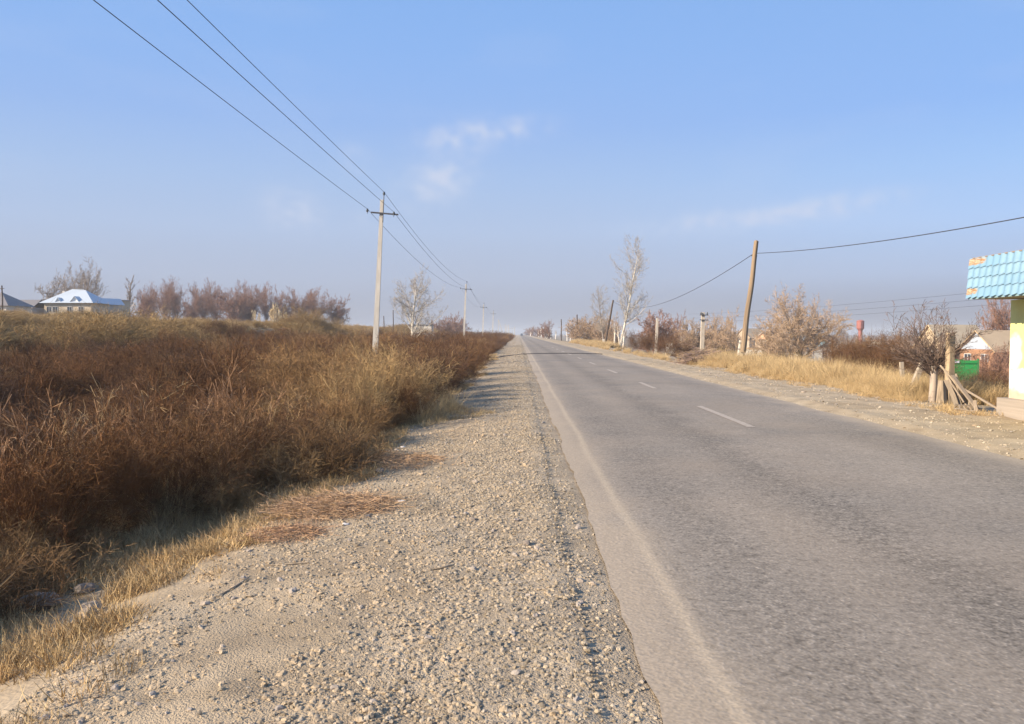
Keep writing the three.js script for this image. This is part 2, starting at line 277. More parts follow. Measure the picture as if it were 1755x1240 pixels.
const TREES = {
  broom: [11, 12, 13].map((s) => growTree(s, { even: 1, pct: 0.988, h: 3.0, r: 0.28, n: [16, 9, 8, 6], start: [0.3, 0.15, 0.15, 0.1], ang: [0.85, 0.8, 0.85, 0.85], ratio: [1.9, 0.5, 0.48, 0.5], wob: [0.2, 0.22, 0.25, 0.3], up: [0, 0.10, 0.1, 0.08], thin: 0.42, min: 0.013, cone: [0.05, 0.3, 0.3, 0.3] })),
  sparse: [growTree(21, { h: 5.0, r: 0.15, n: [22, 10, 6, 4], start: [0.22, 0.25, 0.2, 0.2], ang: [1.1, 0.8, 0.8, 0.8], ratio: [0.72, 0.5, 0.45, 0.5], wob: [0.14, 0.2, 0.25, 0.3], up: [0.02, 0.1, 0.06, 0.03], thin: 0.40, min: 0.0055, cone: [0.45, 0.3, 0.3, 0.3] })],
  poplar: [growTree(31, { h: 12, r: 0.19, n: [22, 9, 7, 5], start: [0.28, 0.15, 0.15, 0.15], ang: [0.95, 0.8, 0.8, 0.8], ratio: [0.33, 0.45, 0.45, 0.5], wob: [0.10, 0.2, 0.25, 0.3], up: [0.02, 0.12, 0.08, 0.04], thin: 0.36, min: 0.0065, lean: 0.3, segs: [12, 5, 4, 3, 2], cone: [0.3, 0.3, 0.3, 0.3] })],
  spreading: [growTree(47, { even: 1, pct: 0.992, h: 2.4, r: 0.26, n: [16, 10, 9, 7], start: [0.55, 0.15, 0.15, 0.1], ang: [1.2, 0.85, 0.85, 0.85], ratio: [1.6, 0.52, 0.5, 0.5], wob: [0.25, 0.3, 0.35, 0.4], up: [0, 0.06, 0.05, 0.0], thin: 0.42, min: 0.007, cone: [0.1, 0.3, 0.3, 0.3] })],
  pruned: [growTree(51, { h: 0.95, r: 0.075, n: [30, 9, 5], start: [0.8, 0.15, 0.15], ang: [0.95, 0.7, 0.7], ratio: [1.2, 0.42, 0.4], wob: [0.12, 0.3, 0.4], up: [0, 0.03, 0.04], thin: 0.34, min: 0.0035, taper: [0.12, 0.8, 0.8, 0.8], cone: [0, 0.3, 0.3], trunkLevels: 0 })],
  bushy: [61, 62, 63].map((s) => growTree(s, { h: 1.3, r: 0.16, n: [14, 9, 8, 7], start: [0.1, 0.1, 0.1, 0.1], ang: [1.15, 0.85, 0.85, 0.9], ratio: [1.7, 0.55, 0.5, 0.5], wob: [0.3, 0.3, 0.35, 0.4], up: [0, 0.06, 0.05, 0.02], thin: 0.35, min: 0.011, cone: [0.05, 0.3, 0.3, 0.3] })),
  slim: [growTree(71, { h: 8, r: 0.16, n: [22, 7, 5], start: [0.12, 0.1, 0.1], ang: [0.35, 0.35, 0.4], ratio: [0.3, 0.5, 0.5], wob: [0.06, 0.15, 0.2], up: [0.05, 0.12, 0.1], thin: 0.4, min: 0.011, cone: [0.4, 0.3, 0.3] })],
  pollard: [growTree(81, { h: 2.2, r: 0.16, n: [9, 5, 3], start: [0.6, 0.2, 0.2], ang: [0.7, 0.5, 0.5], ratio: [0.55, 0.5, 0.5], wob: [0.25, 0.3, 0.4], up: [0, 0.08, 0.04], thin: 0.5, min: 0.010, taper: [0.2, 0.6, 0.7], cone: [0.1, 0.3, 0.3], trunkLevels: 1 })],
};
for (const k in TREES) for (const t of TREES[k]) { t.crown.computeBoundingBox(); const p = t.crown.attributes.position, xs = [], ys = []; for (let i = 0; i < p.count; i += 3) { xs.push(Math.abs(p.getX(i))); ys.push(p.getY(i)); } xs.sort((a, b) => a - b); ys.sort((a, b) => a - b); t.halfWidth = xs[Math.floor(xs.length * 0.95)]; t.top = ys[Math.floor(ys.length * t.pct)]; }
function tree(kind, v, px, pyTop, d, halfPx, bark, twig, name, label, group, turn = 0) {   // pyTop: pixel row of the crown's top, halfPx: half its width in pixels at d metres
  const t = TREES[kind][v % TREES[kind].length], q = at(px, pyTop, d), gy = groundY(q.x, q.z), hgt = q.y - gy;
  const g = thing(name, label, 'tree', V(q.x, gy, q.z), turn, group); const s = hgt / t.top, sw = halfPx ? (halfPx / F * d) / t.halfWidth : s; g.scale.set(sw, s, sw);
  mesh('trunk', t.trunk, bark, g); mesh('crown', t.crown, twig, g); return g;
}
const BARK = { grey: tinted(0.26, 0.21, 0.17), white: tinted(0.60, 0.55, 0.47), dark: tinted(0.15, 0.11, 0.085), wash: tinted(0.78, 0.74, 0.66) };
const TWIG = { red: tinted(0.29, 0.165, 0.115), grey: tinted(0.33, 0.265, 0.21), pale: tinted(0.40, 0.35, 0.29), tan: tinted(0.42, 0.30, 0.20), dark: tinted(0.17, 0.12, 0.095) };

// ------------------------------------------------------------------ power poles on the left
const concMat = mat(0.66, 0.62, 0.55, { map: concreteMap }), steelMat = mat(0.10, 0.10, 0.11, { roughness: 0.6, metalness: 0.4 }), glassInsMat = mat(0.06, 0.07, 0.08, { roughness: 0.25 }), wireMat = mat(0.07, 0.07, 0.075, { roughness: 0.5, metalness: 0.3 });
function box(w, h, d, x = 0, y = 0, z = 0) { const g = new THREE.BoxGeometry(w, h, d); g.translate(x, y, z); return g; }
const flat = (g) => { const q = g.index ? g.toNonIndexed() : g; q.computeVertexNormals(); return q; };
const insulatorGeo = (() => { const g = new THREE.LatheGeometry([[0, 0], [0.055, 0], [0.06, 0.03], [0.04, 0.05], [0.07, 0.07], [0.07, 0.10], [0.045, 0.12], [0.055, 0.15], [0.03, 0.18], [0, 0.18]].map(([x, y]) => new THREE.Vector2(x, y)), 10); return g; })();
const poleLocal = { tip: V(0.10, 9.55, 0), left: V(-0.72, 8.62, 0), right: V(0.66, 8.54, 0) };
const postBufs = (() => { const r = (w0, w1, h) => { const g = new THREE.CylinderGeometry(w1 * 0.7071, w0 * 0.7071, h, 4, 6); g.rotateY(Math.PI / 4); g.translate(0, h / 2, 0); return flat(g); }; return { main: r(0.30, 0.17, 9.15), r }; })();
const poles = [];
function powerPole(x, z, lean, label, arms = true) {
  const y = groundY(x, z), g = thing('power_pole', label, 'power pole', V(x, y - 0.05, z), 0, 'concrete power poles in the weeds'); g.rotation.z = -lean; g.rotation.y = 0.06;
  mesh('post', postBufs.main, concMat, g);
  if (arms) {
    const a = mesh('crossarm', box(1.42, 0.075, 0.075, -0.03, 8.5 - 0.08, 0.13), steelMat, g); a.rotation.z = -0.025; a.position.y = 0.02;
    mesh('top_pin', (() => { const q = new THREE.CylinderGeometry(0.022, 0.028, 1.5, 6); q.translate(0.10, 8.72, 0.11); return q; })(), steelMat, g);
    for (const k of ['left', 'right', 'tip']) { const p = poleLocal[k], m = mesh('insulator', insulatorGeo, glassInsMat, g); m.position.set(p.x, p.y - 0.16, p.z + (k === 'tip' ? 0.11 : 0.13)); if (k !== 'tip') mesh('pin', (() => { const q = new THREE.CylinderGeometry(0.014, 0.014, 0.14, 6); q.translate(p.x, p.y - 0.16 - 0.03, 0.13); return q; })(), steelMat, g); }
  }
  g.updateMatrixWorld(true); poles.push(g); return g;
}
{
  const spots = [[641, 40, 0.052, 'nearest tall concrete power pole with a three wire crossarm among the brown weeds'], [794, 107, 0.045, 'second concrete power pole along the line, beyond the small bare tree'], [827, 180, 0.03, 'third concrete power pole along the line'], [844, 238, 0.03, 'fourth concrete power pole along the line, thin and pale']];
  powerPole(-7.9, 30, 0.05, 'concrete power pole behind the viewpoint that carries the near ends of the wires');
  for (const [px, d, lean, label] of spots) powerPole(at(px, 590, d).x, -d, lean, label);
  // strutted pole farther on
  const q = at(854, 572, 360), g = powerPole(q.x, -360, 0.0, 'concrete power pole propped by a slanting strut near the white kiosk', false);
  const st = mesh('strut', postBufs.r(0.28, 0.2, 9.4), concMat, g); st.position.set(3.0, 0, 0); st.rotation.z = 0.32;
}
function cable(a, b, sag, rad, name, label, group, m = wireMat, n = 28) {
  const pts = []; for (let k = 0; k <= n; k++) { const t = k / n; pts.push(a.clone().lerp(b, t).add(V(0, -4 * sag * t * (1 - t), 0))); }
  const g = new THREE.TubeGeometry(new THREE.CatmullRomCurve3(pts), n * 2, rad, 5), o = mesh(numbered(name), g, m, scene); return tag(o, label, 'wire', group);
}
for (let i = 0; i < poles.length - 2; i++) for (const k of ['left', 'right', 'tip']) {
  const p = (o) => o.localToWorld(poleLocal[k].clone().add(V(0, 0, k === 'tip' ? 0.11 : 0.13)));
  cable(p(poles[i]), p(poles[i + 1]), i === 0 ? 0.25 : 0.9, i === 0 ? 0.010 : 0.011, 'power_wire', `overhead wire strung ${['overhead back from the nearest concrete pole', 'between the nearest and second concrete poles', 'between the second and third concrete poles', 'between the third and fourth concrete poles'][i]}, ${{ left: 'left arm', right: 'right arm', tip: 'top pin' }[k]}`, 'overhead power wires');
}

// ------------------------------------------------------------------ wooden pole and its wire on the right
const woodMat = mat(0.36, 0.27, 0.185, { map: woodMap }), oldWood = mat(0.43, 0.35, 0.26, { map: woodMap }), darkWood = mat(0.13, 0.095, 0.075, { map: woodMap });
function roundPole(r0, r1, h) { const g = new THREE.CylinderGeometry(r1, r0, h, 12, 10); const p = g.attributes.position; for (let k = 0; k < p.count; k++) { const y = p.getY(k); p.setX(k, p.getX(k) + 0.02 * Math.sin(y * 1.7)); p.setZ(k, p.getZ(k) + 0.015 * Math.sin(y * 2.3 + 1)); } g.translate(0, h / 2, 0); g.computeVertexNormals(); return g; }
const wp = onGround(1268, 628, -0.08), wpTop = at(1295, 414, -wp.z);
const attach = at(1292, 434, -wp.z);
{
  const dir = wpTop.clone().sub(wp), h = dir.length(), g = thing('wooden_pole', 'leaning brown wooden utility pole strapped to a whitish concrete stub', 'utility pole', wp.clone().add(V(0, -0.1, 0))); g.rotation.z = -Math.atan2(dir.x, dir.y);
  const pole = mesh('pole', roundPole(0.15, 0.115, h - 0.75), woodMat, g); pole.position.y = 0.85; pole.position.z = 0.1;
  mesh('cap', (() => { const q = new THREE.SphereGeometry(0.116, 10, 5, 0, 6.283, 0, 1.57); q.scale(1, 0.8, 1); q.translate(0.01, h + 0.09, 0); return q; })(), woodMat, g);
  const stub = mesh('concrete_stub', postBufs.r(0.25, 0.22, 1.45), mat(0.66, 0.62, 0.54, { map: concreteMap }), g); stub.position.set(-0.05, 0, -0.12);
  for (const y of [1.0, 1.32]) mesh('strap', (() => { const q = new THREE.TorusGeometry(0.21, 0.014, 5, 18); q.rotateX(1.57); q.scale(1.05, 1, 0.85); q.translate(-0.03, y, -0.05); return q; })(), steelMat, g);
  mesh('wire_clamp', (() => { const q = new THREE.TorusGeometry(0.135, 0.022, 6, 14); q.rotateX(1.57); q.translate(0, h - 0.62, 0); return q; })(), steelMat, g);
}
const lp = at(1036, 585, 112); lp.y = groundY(lp.x, lp.z);
const lpTop = at(1051, 514, 112);
{
  const dir = lpTop.clone().sub(lp), g = thing('leaning_pole', 'dark tilted wooden pole with a pale foot beside the white poplar', 'utility pole', lp); g.rotation.z = -Math.atan2(dir.x, dir.y);
  mesh('pole', roundPole(0.17, 0.12, dir.length()), darkWood, g); mesh('concrete_foot', postBufs.r(0.32, 0.3, 1.1), concMat, g).position.x = -0.3;
}
cable(attach, lpTop.clone().add(V(0, -0.25, 0)), 1.7, 0.017, 'telephone_cable', 'sagging dark cable from the wooden pole towards the white poplar', 'telephone cables');
{
  const e = at(1755, 366, 21), d = e.clone().sub(attach), far = attach.clone().addScaledVector(d, 1.85); far.y = e.y + 0.25;
  cable(attach, far, 0.62, 0.016, 'telephone_cable', 'dark cable from the wooden pole rising towards the tiled shop', 'telephone cables');
  const g = thing('wooden_pole', 'brown wooden utility pole behind the shop at the near end of the cable', 'utility pole', V(far.x, groundY(far.x, far.z) - 0.1, far.z)); mesh('pole', roundPole(0.15, 0.11, far.y - groundY(far.x, far.z) + 0.5), woodMat, g);
}
// far wooden poles on the right
for (const [px, top, d, label] of [[962, 546, 190, 'short dark wooden pole by the far right roadside shrubs'], [989, 538, 165, 'thin dark wooden pole in front of the pinkish roadside shrubs']]) { const p = at(px, top, d), y = groundY(p.x, p.z), g = thing('far_pole', label, 'utility pole', V(p.x, y - 0.1, p.z)); mesh('pole', roundPole(0.16, 0.12, p.y - y), darkWood, g); }
{ // concrete post with two short arms
  const p = at(1203, 535, 46), y = groundY(p.x, p.z), h = p.y - y, g = thing('concrete_post', 'pale concrete post with two short steel arms behind the brush heap', 'post', V(p.x, y - 0.1, p.z)); g.rotation.z = -0.02;
  mesh('post', postBufs.r(0.23, 0.18, h + 0.1), mat(0.52, 0.46, 0.38, { map: concreteMap }), g); for (const dy of [0.06, 0.36]) mesh('arm', box(0.5, 0.05, 0.05, 0.03, h - dy, 0.14), steelMat, g); for (const x of [-0.16, 0.22]) mesh('insulator', (() => { const q = insulatorGeo.clone(); q.scale(0.7, 0.8, 0.7); q.translate(x, h - 0.03, 0.14); return q; })(), glassInsMat, g);
}
{ const p = at(1124, 545, 75), y = groundY(p.x, p.z), g = thing('pale_post', 'slim pale concrete post before the round brown tree', 'post', V(p.x, y - 0.1, p.z)); g.rotation.z = -0.04; mesh('post', postBufs.r(0.26, 0.2, p.y - y + 0.1), mat(0.58, 0.52, 0.44, { map: concreteMap }), g); }
// faint wires over the right-hand houses
for (const [y0, y1] of [[530, 486], [537, 500], [543, 512]]) cable(at(1180, y0 + 8, 140), at(1820, y1, 60), 0.4, 0.012, 'distant_wire', 'thin faint wire crossing the sky behind the shop', 'distant wires');

// ------------------------------------------------------------------ shop with blue tiled canopy
{
  const z0 = -15.0, z1 = -7.0, xw = at(1730, 600, 15).x, xc = at(1661, 480, 15).x, ys = at(1661, 514, 15).y, yt = at(1661, 447, 15).y, L = z1 - z0;
  const g = thing('roadside_shop', 'small pale yellow plastered shop with a sky blue tile-pattern metal canopy', 'shop', V(xw, 0, z0));
  const pw = tex(512, 512, (u, v) => {                       // u along wall, v up (8 m x 2.6 m)
    const y = v * 2.6, x = u * 8, n = fbm(u * 24, v * 8, 5, 24, 8), m = fbm(u * 60 + 5, v * 22, 4, 60, 22);
    let c = [0.60, 0.63, 0.28].map((e) => e * (0.9 + 0.2 * m));
    const whiteLow = step(0.62, 0.52, Math.abs(y - 0.62) / 0.5 + (n - 0.5) * 1.2) , whiteMid = step(0.24, 0.16, Math.hypot((x - 0.12) / 1.0, (y - 1.2) / 1.6) + (n - 0.5) * 0.25);
    c = mixc(c, [0.74, 0.72, 0.64], Math.max(whiteLow, whiteMid) * 0.95);
    const bare = step(0.62, 0.5, y + (n - 0.5) * 0.5) * step(0.85, 0.5, x % 3.1 + (m - 0.5) * 0.2);
    c = mixc(c, [0.56, 0.44, 0.33].map((e) => e * (0.85 + 0.3 * m)), bare); return c;
  });
  const wall = new THREE.PlaneGeometry(L, ys + 0.02, 1, 1);
  const wg = box(5, ys - 0.33, L, 2.5, 0.33 + (ys - 0.33) / 2, L / 2); { const uv = wg.attributes.uv, p = wg.attributes.position; for (let k = 0; k < uv.count; k++) uv.setXY(k, (p.getZ(k) + p.getX(k)) / 8, (p.getY(k)) / 2.6); }
  mesh('wall', wg, mat(1, 1, 1, { map: pw, bumpMap: plasterMap, bumpScale: 0.01 }), g);
  mesh('plinth', (() => { const q = box(5.3, 0.55, L + 0.2, 2.5 - 0.02, 0.07, L / 2); const p = q.attributes.position; return q; })(), mat(0.38, 0.33, 0.28, { map: concreteMap, bumpMap: plasterMap, bumpScale: 0.02 }), g);
  // canopy: soffit board, eave strip, then tile-pattern sheets, four courses, each sheet its own mesh
  const ov = xw - xc;
  mesh('soffit', box(ov + 0.3, 0.03, L + 0.02, -ov / 2 + 0.17, ys + 0.03, L / 2), mat(0.20, 0.16, 0.125), g);
  mesh('eave_strip', box(0.02, 0.07, L + 0.03, -ov - 0.0, ys + 0.045, L / 2), mat(0.25, 0.38, 0.42, { roughness: 0.6 }), g);
  mesh('end_board', box(ov, yt - ys - 0.1, 0.02, -ov / 2 + 0.03, (yt + ys) / 2, 0.012), mat(0.28, 0.24, 0.2), g);
  mesh('roof_deck', box(5.2, 0.06, L, 2.5 - 0.1, yt - 0.12, L / 2), mat(0.32, 0.30, 0.28), g);
  const rows = 4, rowH = (yt - ys) / rows, sheetW = 0.98, wave = 0.196, slope = 0.05;
  const fade = tex(256, 256, (u, v) => { const k = 0.84 + 0.22 * fbm(u * 30, v * 4, 4, 30, 4) - 0.25 * step(0.66, 0.8, fbm(u * 14 + 3, v * 9, 5, 14, 9)); return [k * 1.02, k * 0.99, k * 0.97]; });
  const tileBlue = [0, 1, 2].map((k) => mat(0.19 + 0.012 * k, 0.35 + 0.014 * k, 0.49 + 0.012 * k, { map: fade, roughness: 0.6, side: THREE.DoubleSide }));
  const rustTex = tex(256, 256, (u, v) => { const n = fbm(u * 7, v * 7, 5), m = fbm(u * 20 + 7, v * 20, 3), a = step(0.34, 0.2, Math.hypot((u - 0.17) * 1.15, (v - 0.6) * 0.8) + (n - 0.5) * 0.45); let c = [0.185, 0.34, 0.475]; c = mixc(c, [0.44, 0.36, 0.25], a); return mixc(c, [0.30, 0.145, 0.06], step(0.46, 0.62, m + 0.1 * n) * a); });
  const rustMat = new THREE.MeshStandardMaterial({ map: rustTex, roughness: 0.75, side: THREE.DoubleSide });
  const cols = Math.ceil(L / sheetW);
  for (let rI = 0; rI < rows; rI++) for (let cI = 0; cI < cols; cI++) {
    const nu = 40, nv = 4, P = [], U = [], I = [];
    for (let j = 0; j <= nv; j++) for (let i = 0; i <= nu; i++) {
      const s = i / nu * sheetW + 0.001, w = Math.cos((s + cI * sheetW) / wave * 2 * Math.PI), v = j / nv, prof = 0.020 * Math.sign(w) * Math.abs(w) ** 0.7;
      const yy = (rI + v * 1.04) * rowH + (1 - v) * 0.016 * -w - 0.004;
      P.push(-ov - 0.028 - prof - (1 - v) * 0.022 + (rI + v) * slope * rowH * 1.2, ys + 0.045 + yy, cI * sheetW + s); U.push(rI === 0 && cI === 0 ? Math.min(i / nu * 1.7, 0.97) : i / nu, v);
    }
    for (let j = 0; j < nv; j++) for (let i = 0; i < nu; i++) { const a = j * (nu + 1) + i, b = a + nu + 1; I.push(a, b, a + 1, a + 1, b, b + 1); }
    const q = new THREE.BufferGeometry(); q.setAttribute('position', new THREE.Float32BufferAttribute(P, 3)); q.setAttribute('uv', new THREE.Float32BufferAttribute(U, 2)); q.setIndex(I); q.computeVertexNormals();
    const rusty = cI === 0 && (rI === 3 || rI === 0); const m = mesh('tile_panel', q, rusty ? rustMat : tileBlue[(rI * 2 + cI) % 3], g); if (rusty) m.userData.label = 'sky blue tile panel with a rust patch';
  }
  mesh('ridge_trim', box(0.10, 0.02, L, -ov + 0.07, yt + 0.045, L / 2), mat(0.30, 0.22, 0.16, { roughness: 0.7 }), g);
}

// ------------------------------------------------------------------ houses
function gableRoof(w, d, h, over = 0.4, th = 0.1) {            // ridge along z; two slabs
  return [-1, 1].map((s) => { const L = Math.hypot(w / 2 + over, h * (w / 2 + over) / (w / 2)), g = new THREE.BoxGeometry(L, th, d + over * 2), a = Math.atan2(h, w / 2); g.translate(s * L / 2, 0, 0); g.rotateZ(-s * a); g.translate(0, h + th / 2, 0); return g; });
}
function gableTri(w, h, th = 0.2) { const s = new THREE.Shape(); s.moveTo(-w / 2, 0); s.lineTo(w / 2, 0); s.lineTo(0, h); const g = new THREE.ExtrudeGeometry(s, { depth: th, bevelEnabled: false }); return g; }
function windowIn(parent, x, y, z, w, h, turn = 0, frame = 0.06, fm = mat(0.6, 0.6, 0.58)) {
  const o = new THREE.Group(); o.name = 'window'; o.position.set(x, y, z); o.rotation.y = turn; parent.add(o);
  mesh('pane', box(w, h, 0.03, 0, 0, 0.02), mat(0.05, 0.06, 0.08, { roughness: 0.15 }), o); mesh('frame', mergeGeometries([box(w + 2 * frame, frame, 0.07, 0, h / 2 + frame / 2, 0.03), box(w + 2 * frame, frame, 0.07, 0, -h / 2 - frame / 2, 0.03), box(frame, h, 0.07, -w / 2 - frame / 2, 0, 0.03), box(frame, h, 0.07, w / 2 + frame / 2, 0, 0.03), box(frame * 0.7, h, 0.06, 0, 0, 0.03)]), fm, o);
}
const slate = mat(0.33, 0.32, 0.32), tinMat = mat(0.55, 0.60, 0.64, { roughness: 0.55 }), blueTin = mat(0.46, 0.52, 0.58, { roughness: 0.6 });
{ // left: large hipped house with blue metal roof and dormers
  const d = 150, q = at(133, 520, d), y0 = groundY(q.x, q.z), k = d / F, eave = q.y - y0, rise = 25 * k, wd = 92 * k, dp = 6.5;
  const g = thing('hipped_house', 'low cream house under a large pale blue metal hip roof with white dormers', 'house', V(q.x, y0, q.z));
  mesh('wall', box(wd * 0.86, eave + 0.3, dp, 0, (eave + 0.3) / 2 - 0.3, 0), mat(0.60, 0.50, 0.38, { map: plasterMap }), g);
  for (const x of [-3.6, -2.4, 0.4, 2.6]) windowIn(g, x, eave - 1.3, dp / 2 + 0.01, 0.9, 1.1);
  const hipG = (() => { const w = wd / 2, e = dp / 2 + 0.6, rx = 0.9, P = [[-w, 0, e], [w, 0, e], [w, 0, -e], [-w, 0, -e], [-rx, rise, 0], [rx + 0.8, rise * 0.93, 0]]; const I = [0, 1, 5, 0, 5, 4, 1, 2, 5, 2, 3, 4, 2, 4, 5, 3, 0, 4, 0, 3, 2, 0, 2, 1]; const b = new THREE.BufferGeometry(); b.setAttribute('position', new THREE.Float32BufferAttribute(P.flat(), 3)); b.setIndex(I); b.translate(0, eave, 0); return flat(b); })();
  const roof = mesh('roof', hipG, blueTin, g);
  mesh('ridge_cap', (() => { const q2 = box(2.4, 0.08, 0.22, 0.2, eave + rise * 0.98, 0); return q2; })(), tinMat, roof);
  for (const [px, w, h] of [[118, 1.1, 0.85], [146, 1.8, 1.1]]) { const dm = new THREE.Group(); dm.name = 'dormer'; dm.position.set((px - 133) * k, eave + 0.15, dp / 2 + 0.2 - 0.6); g.add(dm); mesh('front', gableTri(w, h, 0.5), mat(0.78, 0.78, 0.77), dm); for (const r of gableRoof(w, 2.4, h, 0.14, 0.07)) { const m = mesh('dormer_roof', r, blueTin, dm); m.position.z = -0.6; } }
  mesh('chimney', box(0.5, 1.1, 0.5, -2.9, eave + rise * 0.62 + 0.2, -0.6), mat(0.5, 0.45, 0.4), g);
}
{ // annex right of it
  const d = 158, q = at(189, 521, d), y0 = groundY(q.x, q.z), eave = q.y - y0, g = thing('annex_house', 'small outbuilding with a pale blue gabled roof beside the hipped house', 'house', V(q.x, y0, q.z), -0.5);
  mesh('wall', box(2.6, eave, 4, 0, eave / 2, 0), mat(0.5, 0.44, 0.36, { map: plasterMap }), g); const t = mesh('gable', gableTri(2.6, 1.1), mat(0.26, 0.36, 0.46), g); t.position.set(0, eave, 1.8); for (const r of gableRoof(2.6, 4, 1.1, 0.3)) { mesh('roof', r, blueTin, g).position.y = eave; }
}
{ const d = 172, q = at(206, 522, d), y0 = groundY(q.x, q.z), eave = q.y - y0, g = thing('tan_shed', 'tan shed with a flat roof right of the blue-roofed outbuilding', 'shed', V(q.x, y0, q.z)); mesh('wall', box(2.6, eave + 0.9, 4, 0, (eave + 0.9) / 2, 0), mat(0.50, 0.42, 0.30, { map: plasterMap }), g); mesh('roof', box(3, 0.15, 4.4, 0, eave + 1.0, 0), slate, g); windowIn(g, 0.3, eave - 0.9, 2.02, 0.7, 0.8); }
{ // far left grey-roofed house
  const d = 140, q = at(10, 522, d), y0 = groundY(q.x, q.z), eave = q.y - y0 - 0.3, k = d / F, g = thing('grey_roof_house', 'white walled house with a dark grey slate roof at the edge of the bank', 'house', V(q.x, y0, q.z));
  mesh('wall', box(9.0, eave, 7, -2.0, eave / 2, 0), mat(0.72, 0.70, 0.66, { map: plasterMap }), g); for (const x of [-5, -3, -0.5, 1.2]) windowIn(g, x, eave - 0.9, 3.51, 0.8, 0.9);
  const w = 5.6, rise = 2.6, hip = new THREE.BufferGeometry(); hip.setAttribute('position', new THREE.Float32BufferAttribute([[-8, 0, 4], [3.2, 0, 4], [3.2, 0, -4], [-8, 0, -4], [-4, rise, 0], [-0.6, rise, 0]].flat(), 3)); hip.setIndex([0, 1, 5, 0, 5, 4, 1, 2, 5, 2, 3, 4, 2, 4, 5, 3, 0, 4, 0, 3, 2, 0, 2, 1]); hip.translate(0, eave, 0); mesh('roof', flat(hip), mat(0.20, 0.185, 0.185), g);
  const p2 = thing('grey_barn', 'long low barn with a dark grey roof left of the hipped house', 'barn', V(at(45, 522, 148).x, y0, -148)); mesh('wall', box(5.5, eave, 5, 0, eave / 2, 0), mat(0.42, 0.40, 0.40), p2); for (const [i, r] of gableRoof(5, 5.5, 1.5, 0.3).entries()) { r.rotateY(Math.PI / 2); mesh('roof', r, mat(0.19, 0.18, 0.185), p2).position.y = eave; }
  const tp = at(4, 488, 125), ty = groundY(tp.x, tp.z), pg = thing('dark_pole', 'dark wooden pole in front of the grey-roofed house', 'utility pole', V(tp.x, ty - 0.1, tp.z)); mesh('pole', roundPole(0.13, 0.10, tp.y - ty), darkWood, pg); mesh('crossarm', box(0.9, 0.08, 0.08, 0, tp.y - ty - 0.5, 0.1), darkWood, pg);
}
{ // low sheds beyond the small bare tree
  for (const [px, w, h, d, label] of [[700, 5, 1.1, 230, 'low whitewashed shed wall behind the small bare tree'], [728, 5, 0.8, 236, 'low dark-roofed shed right of the small bare tree']]) { const q = at(px, 557, d), y0 = groundY(q.x, q.z), e = Math.max(q.y - y0, 0.4), g = thing('low_shed', label, 'shed', V(q.x, y0, q.z)); mesh('wall', box(w, e, 4, 0, e / 2, 0), mat(0.66, 0.62, 0.56, { map: plasterMap }), g); mesh('roof', box(w + 0.6, 0.2, 4.6, 0, e + 0.1, 0), mat(0.17, 0.14, 0.12), g); }
  for (const [px, top] of [[674, 531], [658, 541], [740, 548]]) { const q = at(px, top, 165), y = groundY(q.x, q.z), g = thing('field_post', 'thin dark post standing on the bank near the small bare tree', 'post', V(q.x, y - 0.1, q.z), 0, 'thin posts on the bank'); mesh('post', roundPole(0.11, 0.09, q.y - y + 0.1), darkWood, g); }
}
function gableHouse(px, pyRidge, pyEave, halfPx, d, depth, turn, wallM, gableM, roofM, name, label, wins = true) {
  const q = at(px, pyEave, d), y0 = groundY(q.x, q.z), e = q.y - y0, w = 2 * halfPx / F * d, rise = (pyEave - pyRidge) / F * d, g = thing(name, label, 'house', V(q.x, y0, q.z), turn);
  mesh('wall', box(w, e, depth, 0, e / 2, -depth / 2), wallM, g); const t = mesh('gable', gableTri(w, rise, 0.15), gableM, g); t.position.set(0, e, -0.15);
  const t2 = mesh('gable', gableTri(w, rise, 0.15), gableM, g); t2.position.set(0, e, -depth);
  for (const r of gableRoof(w, depth, rise, 0.35)) mesh('roof', r, roofM, g).position.set(0, e, -depth / 2);
  if (wins) for (const s of [-0.25, 0.25]) windowIn(g, s * w, e - 1.0, 0.02, 0.7, 0.9); return g;
}
const brick = mat(0.40, 0.22, 0.13, { map: plasterMap }), whiteWall = mat(0.72, 0.69, 0.63, { map: plasterMap }), tanRoof = mat(0.62, 0.46, 0.29, { map: plasterMap }), tealGable = mat(0.34, 0.50, 0.55), paleBlue = mat(0.40, 0.46, 0.55);
gableHouse(1400, 575, 594, 27, 105, 9, 0.1, whiteWall, tealGable, mat(0.30, 0.34, 0.36), 'teal_gable_house', 'white house with a teal boarded gable under the big spreading tree');
{ const g = gableHouse(1673, 567, 598, 30, 82, 9, -1.15, brick, paleBlue, tanRoof, 'blue_gable_house', 'brick house with a pale blue-white gable and tan roof beside the shop'); const l = mesh('boundary_wall', box(7, 1.3, 0.3, 2.5, 0.65, 1.8), brick, g); }
gableHouse(1592, 557, 590, 24, 92, 8, -1.15, mat(0.55, 0.42, 0.28, { map: plasterMap }), mat(0.56, 0.45, 0.32, { map: plasterMap }), mat(0.66, 0.53, 0.36, { map: plasterMap }), 'tan_house', 'tan house with a broad straw coloured roof behind the pruned tree');
gableHouse(1307, 570, 581, 15, 190, 7, -0.9, mat(0.5, 0.40, 0.30, { map: plasterMap }), mat(0.6, 0.36, 0.22), mat(0.62, 0.52, 0.42), 'orange_gable_house', 'far house with an orange-brown gable left of the big spreading tree');
gableHouse(1272, 563, 577, 14, 210, 8, -0.9, mat(0.5, 0.40, 0.30, { map: plasterMap }), mat(0.5, 0.40, 0.30, { map: plasterMap }), tanRoof, 'far_tan_house', 'far tan-roofed house behind the wooden utility pole');
gableHouse(1160, 569, 580, 14, 180, 8, -0.5, whiteWall, whiteWall, mat(0.55, 0.42, 0.36), 'pink_roof_house', 'far house with a faded pink roof behind the pale post');
